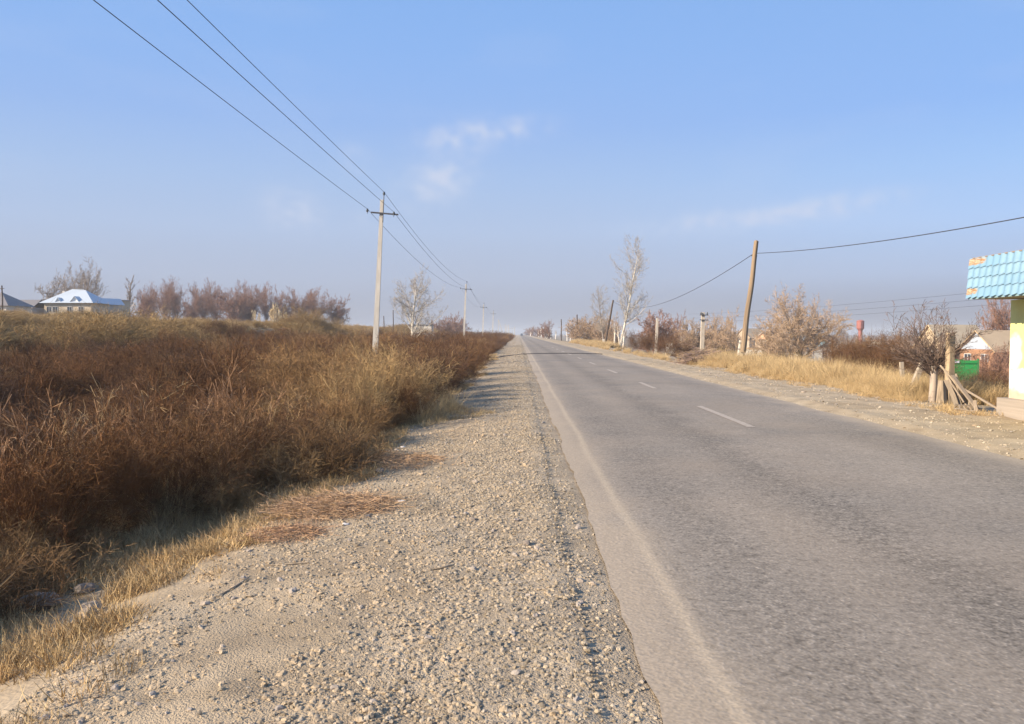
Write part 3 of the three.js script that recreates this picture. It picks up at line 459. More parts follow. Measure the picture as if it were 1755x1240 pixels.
gableHouse(1500, 583, 593, 38, 130, 7, -1.2, whiteWall, whiteWall, mat(0.50, 0.38, 0.28), 'white_longhouse', 'long white house with a brown roof below the water tower', false);
{ // white courtyard wall in pieces
  for (const [px, py, w, d] of [[1510, 596, 6, 70], [1185, 588, 8, 120], [1320, 598, 5, 80]]) { const q = at(px, py, d), y0 = groundY(q.x, q.z), g = thing('courtyard_wall', `whitewashed courtyard wall ${{ 1510: 'below the water tower', 1185: 'behind the brush heap', 1320: 'left of the big spreading tree' }[px]}`, 'wall', V(q.x, y0, q.z), -0.3); mesh('wall', box(w, q.y - y0, 0.3, 0, (q.y - y0) / 2, 0), whiteWall, g); mesh('coping', box(w + 0.1, 0.12, 0.42, 0, q.y - y0 + 0.06, 0), tanRoof, g); }
}
{ // water tower
  const d = 260, q = at(1474, 566, d), y0 = groundY(q.x, q.z), e = q.y - y0, k = d / F, g = thing('water_tower', 'faded red steel water tower with a cylindrical tank on a narrow shaft', 'water tower', V(q.x, y0, q.z)), red = mat(0.34, 0.12, 0.10, { roughness: 0.7 });
  mesh('shaft', (() => { const c = new THREE.CylinderGeometry(0.62, 0.75, e, 14); c.translate(0, e / 2, 0); return c; })(), red, g);
  mesh('tank', (() => { const c = new THREE.LatheGeometry([[0.6, 0], [1.15, 0.85], [1.22, 1.0], [1.22, 3.4], [1.0, 3.6], [0, 3.85]].map(([a, b]) => new THREE.Vector2(a, b)), 18); c.translate(0, e - 0.2, 0); return c; })(), red, g);
  mesh('rim', (() => { const c = new THREE.TorusGeometry(1.24, 0.06, 5, 20); c.rotateX(1.57); c.translate(0, e + 3.15, 0); return c; })(), red, g);
  mesh('ladder', mergeGeometries([box(0.05, e + 3, 0.05, -0.2, (e + 3) / 2, 1.27), box(0.05, e + 3, 0.05, 0.2, (e + 3) / 2, 1.27), ...Array.from({ length: 14 }, (_, i) => box(0.4, 0.04, 0.04, 0, 0.6 * i + 0.5, 1.27))]), steelMat, g);
}
{ // green sheet gate by the house
  const d = 45, q = at(1652, 634, d), y0 = groundY(q.x, q.z), g = thing('green_gate', 'bright green sheet metal gate with a small white notice, behind the brown shrubs', 'gate', V(q.x, y0, q.z), -0.05), h = at(1652, 616, d).y - y0, w = 42 / F * d, green = mat(0.03, 0.30, 0.07, { roughness: 0.55 });
  for (const s of [-1, 1]) mesh('leaf', box(w / 2 - 0.02, h - 0.1, 0.03, s * w / 4, (h - 0.1) / 2 + 0.1 - (s > 0 ? 0.04 : 0), 0), green, g); for (const s of [-1, 0.999]) mesh('post', box(0.09, h + 0.05, 0.09, s * (w / 2 + 0.05), (h + 0.05) / 2, 0), mat(0.05, 0.2, 0.07), g); mesh('rail', box(w - 0.06, 0.05, 0.05, 0, h - 0.2, 0.035), mat(0.03, 0.22, 0.06), g); mesh('notice', box(0.3, 0.14, 0.01, -w / 2 + 0.25, h - 0.12, 0.07), mat(0.7, 0.72, 0.8), g);
}
{ // far white kiosk and posts by the road on the left
  const d = 400, q = at(876, 570, d), y0 = groundY(q.x, q.z), g = thing('white_kiosk', 'small white transformer kiosk at the far end of the left shoulder', 'kiosk', V(q.x, y0, q.z)); mesh('wall', box(1.7, 2.6, 2, 0, 1.3, 0), whiteWall, g); mesh('roof', box(2.1, 0.15, 2.4, 0, 2.68, 0), slate, g); mesh('door', box(0.7, 1.6, 0.05, 0, 0.85, 1.02), mat(0.2, 0.22, 0.25), g); const fr = mesh('busbar_frame', mergeGeometries([box(0.15, 2.2, 0.15, -0.8, 3.8, 0), box(0.15, 2.2, 0.15, 0.8, 3.8, 0), box(2.2, 0.18, 0.18, 0, 4.95, 0)]), mat(0.5, 0.5, 0.48), g);
  const q2 = at(868, 570, 390), y2 = groundY(q2.x, q2.z), w2 = thing('white_fence', 'low white fence beside the far kiosk', 'fence', V(q2.x, y2, q2.z)); for (let i = 0; i < 4; i++) mesh('panel', box(0.78, 2.2, 0.1, -1.2 + i * 0.8, 1.1, 0), whiteWall, w2);
  for (const [px, top] of [[866, 555], [868.5, 557], [871.5, 556], [882, 560]]) { const t = at(px, top, 405), y = groundY(t.x, t.z), p = thing('far_post', 'thin pale post clustered round the far white kiosk', 'post', V(t.x, y - 0.1, t.z), 0, 'posts around the far kiosk'); mesh('post', postBufs.r(0.3, 0.22, t.y - y + 0.1), concMat, p); }
}
{ // distant car
  const g = thing('distant_car', 'tiny dark car far down the road', 'car', V(1.9, 0.03, -540)), paint = mat(0.05, 0.06, 0.08, { roughness: 0.35 }), s = new THREE.Shape(); [[-2.1, 0.35], [-2.1, 0.8], [-1.2, 0.95], [-0.6, 1.45], [1.0, 1.45], [1.7, 0.95], [2.1, 0.9], [2.1, 0.35]].forEach(([x, y], i) => i ? s.lineTo(x, y) : s.moveTo(x, y));
  const b = new THREE.ExtrudeGeometry(s, { depth: 1.6, bevelEnabled: true, bevelSize: 0.06, bevelThickness: 0.06, bevelSegments: 2 }); b.translate(0, 0, -0.8); b.rotateY(Math.PI / 2); mesh('body', b, paint, g); mesh('windscreen', box(1.3, 0.42, 0.04, 0, 1.18, 1.12).rotateX(-0.25).translate(0, 0.32, 0.2), mat(0.15, 0.18, 0.22, { roughness: 0.1 }), g); mesh('rear_window', box(1.3, 0.36, 0.04, 0, 1.2, -1.5), mat(0.15, 0.18, 0.22, { roughness: 0.1 }), g);
  for (const sx of [-1, 1]) for (const sz of [-1.3, 1.3]) { const w = new THREE.CylinderGeometry(0.32, 0.32, 0.2, 16); w.rotateZ(1.57); w.translate(sx * 0.78, 0.32, sz); mesh('wheel', w, mat(0.03, 0.03, 0.03), g); } for (const sx of [-0.6, 0.6]) mesh('headlight', box(0.3, 0.14, 0.05, sx, 0.72, 2.16), mat(0.7, 0.7, 0.68, { roughness: 0.2 }), g);
}
{ // dark hose across road and shoulder
  const pts = []; for (let k = 0; k <= 30; k++) { const x = lerp(-2.0, 6.6, k / 30), z = -60 + (x < 0.6 ? (0.6 - x) * 3.2 : 0) + (noise(x * 1.3, 5) - 0.5) * 0.12; pts.push(V(x, (x < 0.65 ? shoulderY(x, z) : 0.004 + 0.05 * (1 - ((x - 3.5) / 2.9) ** 2)) + 0.024, z)); }
  tag(mesh(numbered('road_hose'), new THREE.TubeGeometry(new THREE.CatmullRomCurve3(pts), 90, 0.03, 6), mat(0.03, 0.03, 0.035, { roughness: 0.8 }), scene), 'thin dark line of hose lying straight across the asphalt and shoulder', 'hose');
}

// ------------------------------------------------------------------ trees
tree('broom', 0, 142, 456, 175, 27, BARK.grey, TWIG.grey, 'broad_tree', 'broad bare tree rising behind the blue hip roof', null, 0.4);
tree('bushy', 0, 90, 487, 185, 19, BARK.grey, TWIG.grey, 'round_tree', 'low round bare tree left behind the blue hip roof', null, 1);
tree('slim', 0, 219, 477, 200, 8, BARK.grey, TWIG.grey, 'slim_tree', 'slim upright bare tree at the left end of the red-brown tree row', null, 0);
[[243, 494, 18, 1], [280, 484, 22, 0], [305, 485, 21, 1], [345, 489, 19, 2], [371, 488, 21, 0], [404, 491, 20, 1], [432, 488, 22, 2], [456, 491, 18, 0]].forEach(([px, top, hw, v], i) => tree('broom', v, px, top, 205 + (i * 37 % 23), hw, BARK.grey, TWIG.red, 'row_tree', 'red-brown bare tree in the long row on the bank', 'trees in the long row on the bank', i * 1.3));
[[520, 497, 24, 2], [541, 499, 22, 0]].forEach(([px, top, hw, v], i) => tree('broom', v, px, top, 215 + i * 8, hw, BARK.grey, TWIG.red, 'clump_tree', 'bare red-brown tree of the rounded pair right of the reeds', 'rounded pair of trees on the bank', i * 2 + 0.5));
tree('bushy', 1, 578, 517, 225, 20, BARK.grey, TWIG.red, 'low_round_tree', 'low rounded red-brown tree at the right end of the bank', null, 2);
for (const [i, [px, top, hw]] of [[256, 505, 20], [330, 512, 18], [398, 508, 24], [490, 512, 18], [425, 512, 20]].entries()) tree('bushy', i, px, top, 200 + i * 4, hw, BARK.grey, TWIG.red, 'bank_thicket', 'low reddish thicket between the trees of the long row', 'thickets under the long tree row', i * 1.7);
tree('sparse', 0, 705, 474, 92, 34, BARK.white, TWIG.pale, 'young_bare_tree', 'small pale bare tree standing alone right of the nearest power pole', null, 0.8);
[[748, 551, 14], [768, 544, 18], [786, 547, 13]].forEach(([px, top, hw], i) => tree('bushy', i, px, top, 260 + 9 * i, hw, BARK.grey, TWIG.red, 'hazy_tree', 'hazy red-brown tree behind the second power pole', 'hazy trees behind the second power pole', i * 2.1));
tree('poplar', 0, 1062, 412, 112, 0, BARK.white, TWIG.pale, 'white_poplar', 'tall leaning white-barked poplar with thin bare branches', null, 0.1);
tree('poplar', 0, 1036, 492, 125, 0, BARK.grey, TWIG.pale, 'thin_tree', 'thin faint bare tree left of the white poplar', null, 2.2);
for (const [px, top, d] of [[1053, 552, 108], [1068, 560, 106], [1063, 556, 109]]) tree('pollard', 0, px, top, d, 8, BARK.white, TWIG.tan, 'pollard_stump', 'pale pollarded stump at the foot of the white poplar', 'pollarded stumps by the white poplar', px);
[[1010, 545, 26, 155], [1035, 548, 22, 150], [990, 550, 18, 175], [1050, 556, 16, 140]].forEach(([px, top, hw, d], i) => tree('bushy', i, px, top, d, hw, BARK.grey, TWIG.tan, 'roadside_thicket', 'pinkish tan bare thicket on the right roadside before the white poplar', 'thickets on the right roadside', i * 1.9));
tree('bushy', 2, 1124, 541, 135, 25, BARK.dark, TWIG.red, 'round_brown_tree', 'dense round brown tree behind the slim pale post', null, 0.6);
tree('bushy', 1, 1155, 549, 150, 18, BARK.dark, TWIG.red, 'small_round_tree', 'smaller brown tree right of the round brown tree', null, 1.6);
[[1215, 550, 22, 95], [1240, 548, 24, 100], [1190, 556, 20, 90], [1262, 562, 16, 92], [1175, 570, 22, 80], [1228, 575, 22, 70]].forEach(([px, top, hw, d], i) => tree('bushy', i, px, top, d, hw, BARK.grey, TWIG.tan, 'yard_thicket', 'tangled tan thicket behind the concrete post and brush heap', 'thickets behind the concrete post', i * 1.3));
tree('spreading', 0, 1375, 503, 70, 66, BARK.grey, TWIG.tan, 'spreading_tree', 'wide bare tree with spreading tan branches before the teal gable', null, 0.3);
[[1330, 560, 26, 74], [1446, 582, 18, 82], [1340, 575, 22, 60], [1462, 585, 20, 90], [1494, 584, 18, 86], [1530, 585, 20, 60]].forEach(([px, top, hw, d], i) => tree('bushy', i + 1, px, top, d, hw, BARK.grey, TWIG.tan, 'garden_thicket', 'tan garden thicket around the big spreading tree', 'thickets around the spreading tree', i * 2.3));
[[1688, 604, 16, 60], [1715, 598, 16, 64], [1640, 606, 14, 62]].forEach(([px, top, hw, d], i) => tree('bushy', i, px, top, d, hw, BARK.dark, TWIG.red, 'yard_shrub_tree', 'low brown shrub tree in front of the brick house', 'shrub trees before the brick house', i * 1.4));
tree('broom', 1, 1727, 502, 85, 34, BARK.dark, TWIG.red, 'shop_tree', 'red-brown bare tree rising behind the shop corner', null, 1.1);
{ const q = onGround(1598, 690, -0.06), t = TREES.pruned[0], g = thing('pruned_tree', 'small pruned tree with a whitewashed trunk and dark radiating shoots beside the wooden post', 'tree', V(q.x, -0.12, q.z), 0.5), h = at(1598, 540, -q.z).y + 0.12, s = h / t.top, sw = 62 / F * -q.z / t.halfWidth; g.scale.set(sw, s, sw); mesh('trunk', t.trunk, BARK.grey, g).material = tinted(0.50, 0.43, 0.35); mesh('crown', t.crown, TWIG.dark, g); }
tree('bushy', 0, 937, 553, 260, 9, BARK.wash, TWIG.red, 'verge_tree', 'round red-brown tree with a pale trunk along the far right verge', null, 0);
[[905, 563, 700], [912, 561, 600], [920, 562, 480], [926, 562, 420], [930, 560, 370]].forEach(([px, top, d], i) => tree('bushy', i, px, top, d, 6, BARK.wash, TWIG.red, 'far_verge_tree', 'tiny far tree in the line along the right verge', 'far trees along the right verge', i));
[[923, 566, 420], [928, 561, 360], [935, 567, 320], [944, 563, 290], [952, 566, 270], [977, 569, 200], [909, 567, 560], [972, 556, 210]].forEach(([px, top, d], i) => tree('pollard', 0, px, top, d, 3.5, BARK.wash, TWIG.tan, 'whitewashed_stump', 'whitewashed pollard trunk standing along the far right verge', 'whitewashed trunks on the right verge', i));
// a far-off belt of trees that closes the horizon
{ const r = rngOf(77), items = []; for (let i = 0; i < 240; i++) { const side = i % 2 ? 1 : -1, d = 520 + 800 * r(), x = side * (side > 0 ? 14 : 60) + side * r() * d * 0.75; items.push([x, groundY(x, -d), -d, 1.0 + r() * 0.8, 0.8 + r() * 0.9, r() * 6, C(0.25, 0.19, 0.16)]); } stuff(TREES.bushy[0].crown, twigMat, 'far_woodland', 'hazy belt of bare trees along the horizon', 'woodland', items); }

// ------------------------------------------------------------------ dry weeds, shrubs and grass
const weeds = [101, 102, 103, 104].map((s, i) => weed(s, { stems: 15 + i * 2, h: 1.0 + 0.12 * i, spread: 0.62 + 0.12 * i, subs: 11, twigs: 11, w: 0.0021, tw: 0.2 }));
const balls = [151, 152, 153].map((s, i) => weed(s, { stems: 30, h: 0.62, spread: 1.45, subs: 9, twigs: 9, w: 0.0019, curl: 0.5, tw: 0.13 }));
const wispy = [111, 112].map((s) => weed(s, { stems: 9, h: 1.35, spread: 0.5, subs: 6, twigs: 4, w: 0.0026, curl: 0.2 }));
const grassT = [121, 122, 123].map((s, i) => tuft(s, { blades: 150, h: 0.55 + 0.15 * i, lean: 0.5 + 0.12 * i }));
const shortT = [131, 132].map((s) => tuft(s, { blades: 60, h: 0.16, lean: 1.0, base: 0.12, w: 0.0028 }));
const PAL = { brown: [0.135, 0.067, 0.028], red: [0.17, 0.077, 0.027], purple: [0.138, 0.074, 0.04], tan: [0.38, 0.255, 0.12], straw: [0.55, 0.415, 0.23], olive: [0.30, 0.20, 0.075] };
const tone = (a, b, t, r, j = 0.3) => { const k = 1 - j / 2 + j * r(); return C(...mixc(PAL[a], PAL[b], t).map((v) => v * k)); };
const edgeOf = (z) => -2.1 + 0.75 * Math.exp(-(((z + 16.5) / 3.2) ** 2)) - 1.55 * step(-9.5, -6.5, z) - (noise(z * 0.33, 91) - 0.5) * 0.9 - (noise(z * 1.1, 92) - 0.5) * 0.4;   // where the weeds begin
{ // weeds filling the field on the left
  const r = rngOf(5), buckets = weeds.map(() => []), wisp = wispy.map(() => []);
  const ball = balls.map(() => []), tus = grassT.map(() => []);
  const put = (x, z, big) => {
    const n = fbm(x * 0.28 + 20, z * 0.16, 3), m = noise(x * 0.5, z * 0.25 + 60), e = step(0, 2.5, edgeOf(z) - x), sp = noise(x * 0.42 + 11, z * 0.3 + 5) + 0.25 * (r() - 0.5), bulge = Math.exp(-(((z + 16.5) / 3.5) ** 2)) * step(-5, -2.5, x);
    const lump = step(0.25, 0.75, noise(x * 0.75 + 70, z * 0.5) * 0.7 + 0.3 * noise(x * 1.9, z * 1.4 + 9)), s = (0.55 + 0.45 * r()) * (0.6 + 0.4 * e) * (0.42 + 0.95 * lump + 0.35 * bulge) * big;
    const col = n > 0.61 ? tone('tan', 'red', 0.2 + 0.6 * m, r, 0.45) : m > 0.55 ? tone('red', 'brown', r(), r, 0.45) : tone('brown', 'purple', r(), r, 0.45);
    const it = [x, groundY(x, z) - 0.02, z, s * 1.1, s * (0.85 + 0.35 * r()), r() * 6.283, col, (r() - 0.5) * 0.4, (r() - 0.5) * 0.4];
    if (sp < 0.30) { it[3] *= 1.25; it[4] *= 1.2; it[6] = tone('tan', 'brown', 0.3 + 0.6 * r(), r, 0.4); ball[Math.floor(r() * 3)].push(it); }
    else if (sp > 0.80) { it[3] *= 1.1; it[6] = tone('straw', 'tan', 0.5 + 0.5 * r(), r, 0.4); tus[Math.floor(r() * 3)].push(it); }
    else if (r() < 0.16) wisp[Math.floor(r() * 2)].push(it); else buckets[Math.floor(r() * 4)].push(it);
  };
  const field = (x0, x1, d0, d1, n, big) => { for (let i = 0; i < n; i++) { const d = lerp(d0, d1, r()), x = lerp(x0, x1, r()); if (x > edgeOf(-d) - 0.25) continue; if (-x / d > 0.80 && d > 8) continue; put(x, -d, big); } };
  field(-9, -2, 2.5, 14, 520, 1); field(-16, -2, 8, 26, 1300, 1); field(-27, -2, 24, 60, 3200, 1.05); field(-28, -2, 60, 130, 3600, 1.2); field(-28, -2.2, 130, 400, 2600, 1.6);
  weeds.forEach((g, i) => stuff(g, twigMat, 'dry_weeds', 'tangled brown dry weeds filling the field left of the road', 'weeds', buckets[i]));
  balls.forEach((g, i) => stuff(g, twigMat, 'round_weeds', 'rounded fine-twigged dry bushes among the brown weeds', 'weeds', ball[i]));
  grassT.forEach((g, i) => stuff(g, twigMat, 'tussock_grass', 'straw tussocks showing between the brown weeds', 'grass', tus[i]));
  wispy.forEach((g, i) => stuff(g, twigMat, 'tall_weeds', 'tall wispy dry stalks rising out of the brown weeds', 'weeds', wisp[i]));
}
{ // shrubs along the edge of the shoulder: things of their own
  const r = rngOf(6), mats = { brown: tinted(...PAL.brown), red: tinted(...PAL.red), purple: tinted(...PAL.purple), tan: tinted(...PAL.tan) };
  const shrub = (x, z, s, sy, m, label, group, v = Math.floor(r() * 4)) => { const g = mesh(numbered('dry_shrub'), weeds[v], mats[m], scene); g.position.set(x, groundY(x, z) - 0.02, z); g.scale.set(s, sy, s); g.rotation.y = r() * 6.28; tag(g, label, 'shrub', group); };
  const P = (px, py, s, sy, m) => { const q = onGround(px, py, -0.25); shrub(q.x, q.z, s, sy, m, m === 'tan' ? 'tan dry shrub among the brown ones along the left shoulder edge' : 'brown leafless shrub along the left shoulder edge', m === 'tan' ? 'tan shrubs along the left shoulder' : 'brown shrubs along the left shoulder'); };
  for (const a of [[10, 935, 1, 1.25, 'red'], [80, 925, 0.9, 1.2, 'red'], [150, 905, 0.9, 1.1, 'brown'], [230, 885, 0.9, 1.1, 'red'], [310, 870, 0.9, 1.0, 'brown'], [380, 850, 0.9, 1.0, 'brown'], [440, 830, 0.8, 0.95, 'brown'], [500, 810, 0.8, 0.85, 'purple'], [560, 785, 0.85, 0.9, 'brown'], [600, 760, 1.0, 1.1, 'tan'], [640, 742, 1.05, 1.2, 'tan'], [570, 745, 1.0, 1.1, 'tan'], [668, 728, 1.0, 1.2, 'tan'], [700, 724, 1.1, 1.1, 'tan'], [690, 706, 1.3, 1.3, 'purple'], [722, 716, 1.2, 1.15, 'purple'], [735, 708, 1.25, 1.2, 'purple'], [745, 697, 1.35, 1.25, 'brown'], [758, 690, 1.3, 1.2, 'purple'], [735, 680, 1.4, 1.35, 'purple'], [768, 676, 1.35, 1.2, 'brown'], [780, 664, 1.35, 1.2, 'brown'], [775, 652, 1.4, 1.25, 'purple'], [790, 650, 1.4, 1.15, 'purple'], [795, 640, 1.2, 1.1, 'brown'], [808, 630, 1.2, 1.0, 'red'], [818, 622, 1.0, 0.8, 'tan'], [828, 614, 1.3, 0.9, 'red'], [836, 606, 1.5, 1.0, 'brown'], [842, 600, 1.6, 1.1, 'tan'], [848, 594, 1.8, 1.2, 'brown'], [853, 590, 2, 1.3, 'red']]) P(...a);
  for (const [px, py, s, sy, m] of [[1090, 604, 2.0, 1.6, 'purple'], [1110, 606, 2.0, 1.7, 'purple'], [1130, 608, 2.0, 1.7, 'brown'], [1150, 610, 1.8, 1.5, 'purple'], [1170, 607, 1.8, 1.5, 'purple']]) { const q = onGround(px, py, -0.15); shrub(q.x, q.z, s, sy, m, 'dark brown shrub on the right verge left of the brush heap', 'dark shrubs on the right verge'); }
  for (const [dx, d, s, sy] of [[-0.5, 37.5, 1.5, 1.5], [0.4, 37, 1.5, 1.55], [1.3, 37.8, 1.4, 1.4]]) shrub(-7.6 + dx, -d, s, sy, 'tan', 'tan dry shrub hiding the foot of the nearest concrete power pole', 'shrubs at the foot of the nearest power pole');
  for (let i = 0; i < 16; i++) { const q = lerp(0.42, 0.53, (i + r()) / 16), d = Math.max(23 + 9 * r(), 12.6 / q), x = d * q; shrub(x, -d, 1.1 + 0.35 * r(), 1.1 + 0.4 * r(), i % 2 ? 'purple' : 'brown', 'dark brown shrub behind the straw grass near the shop', 'dark shrubs behind the straw grass'); }
  for (let i = 0; i < 22; i++) { const d = 19 + 13 * r(), x = lerp(12.4, 17.5, r()) * (d > 25 ? 1.02 : 1); const low = x / d > 0.54; shrub(x, -d, 1.1 + 0.4 * r(), low ? 0.72 + 0.15 * r() : 1.25 + 0.4 * r(), r() < 0.5 ? 'purple' : 'brown', low ? 'low dark brown shrub between the green gate and the collapsed fence' : 'dark brown shrub behind the straw grass near the shop', low ? 'low shrubs before the green gate' : 'dark shrubs behind the straw grass'); }
}
{ // pale stalk plants standing out of the weeds
  const stalk = [141, 142, 143].map((q) => weed(q, { stems: 7, h: 1.25, spread: 0.45, subs: 8, twigs: 3, w: 0.003, curl: 0.18, tw: 0.16 })), sm2 = [tinted(0.38, 0.245, 0.14), tinted(0.35, 0.205, 0.115), tinted(0.42, 0.29, 0.145)];
  for (const [i, [px, py, s]] of [[30, 935, 1.05], [70, 930, 1.1], [115, 915, 0.95], [345, 862, 0.95], [420, 838, 1.15], [470, 815, 0.9], [130, 850, 1.1], [250, 820, 1], [200, 790, 1.1], [540, 780, 0.9], [585, 755, 1], [690, 700, 1.1], [755, 668, 1.1], [380, 780, 1.0]].entries()) { const q = onGround(px, py, -0.3), g = mesh(numbered('stalk_plant'), stalk[i % 3], sm2[i % 3], scene); g.position.set(q.x, groundY(q.x, q.z) - 0.02, q.z); g.scale.setScalar(s); g.rotation.y = i * 1.9; tag(g, 'pale branching dry stalk plant standing out of the brown weeds', 'plant', 'pale stalk plants among the weeds'); }
}
{ // bank: olive and tan shrubs on its face, golden grass on top
  const r = rngOf(8), a = weeds.map(() => []), b = grassT.map(() => []);
  for (let i = 0; i < 3800; i++) { const d = 30 + 270 * r() ** 1.6, x = lerp(-46, -25, r()); if (-x / d > 0.78) continue; const n = fbm(x * 0.3, -d * 0.12 + 9, 3), s = (0.7 + 0.6 * r()) * (x < -33 ? 0.42 : 1.45 - 0.95 * step(-27.5, -31.5, x)) * (0.3 + 1.4 * step(0.3, 0.7, n)); a[Math.floor(r() * 4)].push([x, groundY(x, -d) - 0.05, -d, s * 1.3, s * 0.85, r() * 6.28, x < -32 ? tone('tan', 'straw', r() * 0.5, r) : n > 0.5 ? tone('tan', 'olive', r(), r) : tone('olive', 'brown', 0.1 + 0.9 * r(), r), (r() - 0.5) * 0.3, 0]); }
  for (let i = 0; i < 4200; i++) { const d = 36 + 260 * r() ** 1.5, x = lerp(-62, -31, r()); if (-x / d > 0.80) continue; const s = 0.6 + 0.5 * r(); b[i % 3].push([x, groundY(x, -d) - 0.03, -d, s * 1.6, s * 0.9, r() * 6.28, tone('straw', 'tan', 0.3 + 0.7 * r(), r), 0, 0]); }
  a.forEach((l, i) => stuff(weeds[i], twigMat, 'bank_shrubs', 'olive and tan shrubs covering the face of the bank', 'shrubs', l)); b.forEach((l, i) => stuff(grassT[i], twigMat, 'bank_grass', 'golden dry grass along the top of the bank', 'grass', l));
}
{ // reeds on the bank
  const T = new Twigs(91), r = T.rng; for (let i = 0; i < 16; i++) { const p = V((r() - 0.5) * 0.7, 0, (r() - 0.5) * 0.5), h = 1.3 + 0.9 * r(), q = p.clone().add(V((r() - 0.5) * 0.4, h, (r() - 0.5) * 0.3)); T.ribbon(p, q, 0.014, 0.01, [1, 1, 1]); for (let k = 0; k < 9; k++) { const o = q.clone().add(V(0, -0.3 * r(), 0)); T.ribbon(o, o.clone().add(V((r() - 0.5) * 0.16, 0.22, (r() - 0.5) * 0.16)), 0.03, 0.008, vary(r)); } for (let k = 0; k < 3; k++) { const o = p.clone().lerp(q, 0.3 + 0.4 * r()); T.ribbon(o, o.clone().add(V((r() - 0.5) * 0.5, 0.25, (r() - 0.5) * 0.5)), 0.018, 0.004, vary(r)); } }
  const geo = T.geo(), rm = tinted(0.72, 0.60, 0.40);
  for (const [px, s] of [[436, 1.0], [444, 0.8], [466, 1.1], [470, 1.5], [474, 1.3], [481, 1.0], [491, 1.0], [549, 0.8], [553, 0.7]]) { const d = 102, x = at(px, 550, d).x, g = mesh(numbered('reed_clump'), geo, rm, scene); g.position.set(x, groundY(x, -d) - 0.1, -d); g.scale.setScalar(s); g.rotation.y = px; tag(g, 'pale plumed reed clump standing out of the bank grass', 'reeds', 'reed clumps on the bank'); }
}
{ // straw grass: right verge, left edge litter
  const r = rngOf(9), a = grassT.map(() => []), s_ = shortT.map(() => []);
  const edgeG = (z) => 9.25 + (noise(z * 0.4, 71) - 0.5) * 1.2;
  for (let i = 0; i < 5200; i++) { const d = 15.8 + 130 * r() ** 2.1, x = edgeG(-d) + 3.6 * r() * (0.6 + 0.4 * r()); const f = step(0, 0.9, x - edgeG(-d)), s = (0.3 + 0.5 * f) * (0.65 + 0.55 * r()) * (d > 24 ? 1.3 : 1); if (d < 18.2 && x > 9.4) continue; if (d > 44 && d < 92 && x > edgeG(-d) + 0.5) continue; if (noise(x * 1.6, d * 0.9) < 0.22) continue; a[i % 3].push([x, groundY(x, -d) - 0.02, -d, s * 1.1, s, r() * 6.28, tone('straw', 'tan', r() * 0.7, r), (r() - 0.5) * 0.3, (r() - 0.5) * 0.4]); }
  for (let i = 0; i < 500; i++) { const d = 24 + 40 * r(), x = lerp(12, 20, r()); a[i % 3].push([x, groundY(x, -d), -d, 1, 0.9, r() * 6.28, tone('tan', 'brown', r(), r), 0, 0]); }
  for (let i = 0; i < 1500; i++) { const d = 3 + 60 * r() ** 1.8, x = edgeOf(-d) + (r() - 0.62) * 1.1; s_[i % 2].push([x, shoulderY(x, -d) - 0.02, -d, 0.7 + 0.9 * r(), 0.5 + 0.9 * r(), r() * 6.28, tone('tan', 'straw', r(), r, 0.5), 0, 0]); }
  for (let i = 0; i < 1500; i++) { const d = 2.6 + 7.5 * r(), e = edgeOf(-d), x = lerp(e - 0.4, Math.max(e + 0.5, -1.95), r()), p = 1 - 0.75 * step(-2.9, -1.9, x); if (r() > p || fbm(x * 1.4, d * 1.4 + 30, 3) < 0.42) continue; s_[i % 2].push([x, Math.max(groundY(x, -d), shoulderY(x, -d) - 0.03) - 0.01, -d, 0.6 + 1.1 * r(), 0.4 + 0.9 * r(), r() * 6.28, tone('tan', 'straw', r() * 0.7, r, 0.6), 0, 0]); }
  for (let i = 0; i < 420; i++) { const d = 4 + 45 * r() ** 1.5, x = edgeOf(-d) - 0.2 - 1.2 * r(), s = 0.5 + 0.5 * r(); a[i % 3].push([x, groundY(x, -d) - 0.02, -d, s, s * 0.9, r() * 6.28, tone('tan', 'straw', r() * 0.8, r, 0.4), 0, (r() - 0.5) * 0.4]); }
  for (let i = 0; i < 260; i++) { const d = 15 + 60 * r() ** 1.5, x = lerp(8.6, 9.9, r()); s_[i % 2].push([x, vergeY(x, -d) - 0.02, -d, 1 + r(), 0.6 + 0.8 * r(), r() * 6.28, tone('straw', 'tan', 0.3 + 0.7 * r(), r), 0, 0]); }
  a.forEach((l, i) => stuff(grassT[i], twigMat, 'straw_grass', 'straw coloured dry grass along both road edges', 'grass', l)); s_.forEach((l, i) => stuff(shortT[i], twigMat, 'short_grass', 'short dry grass at the foot of the weeds', 'grass', l));
}
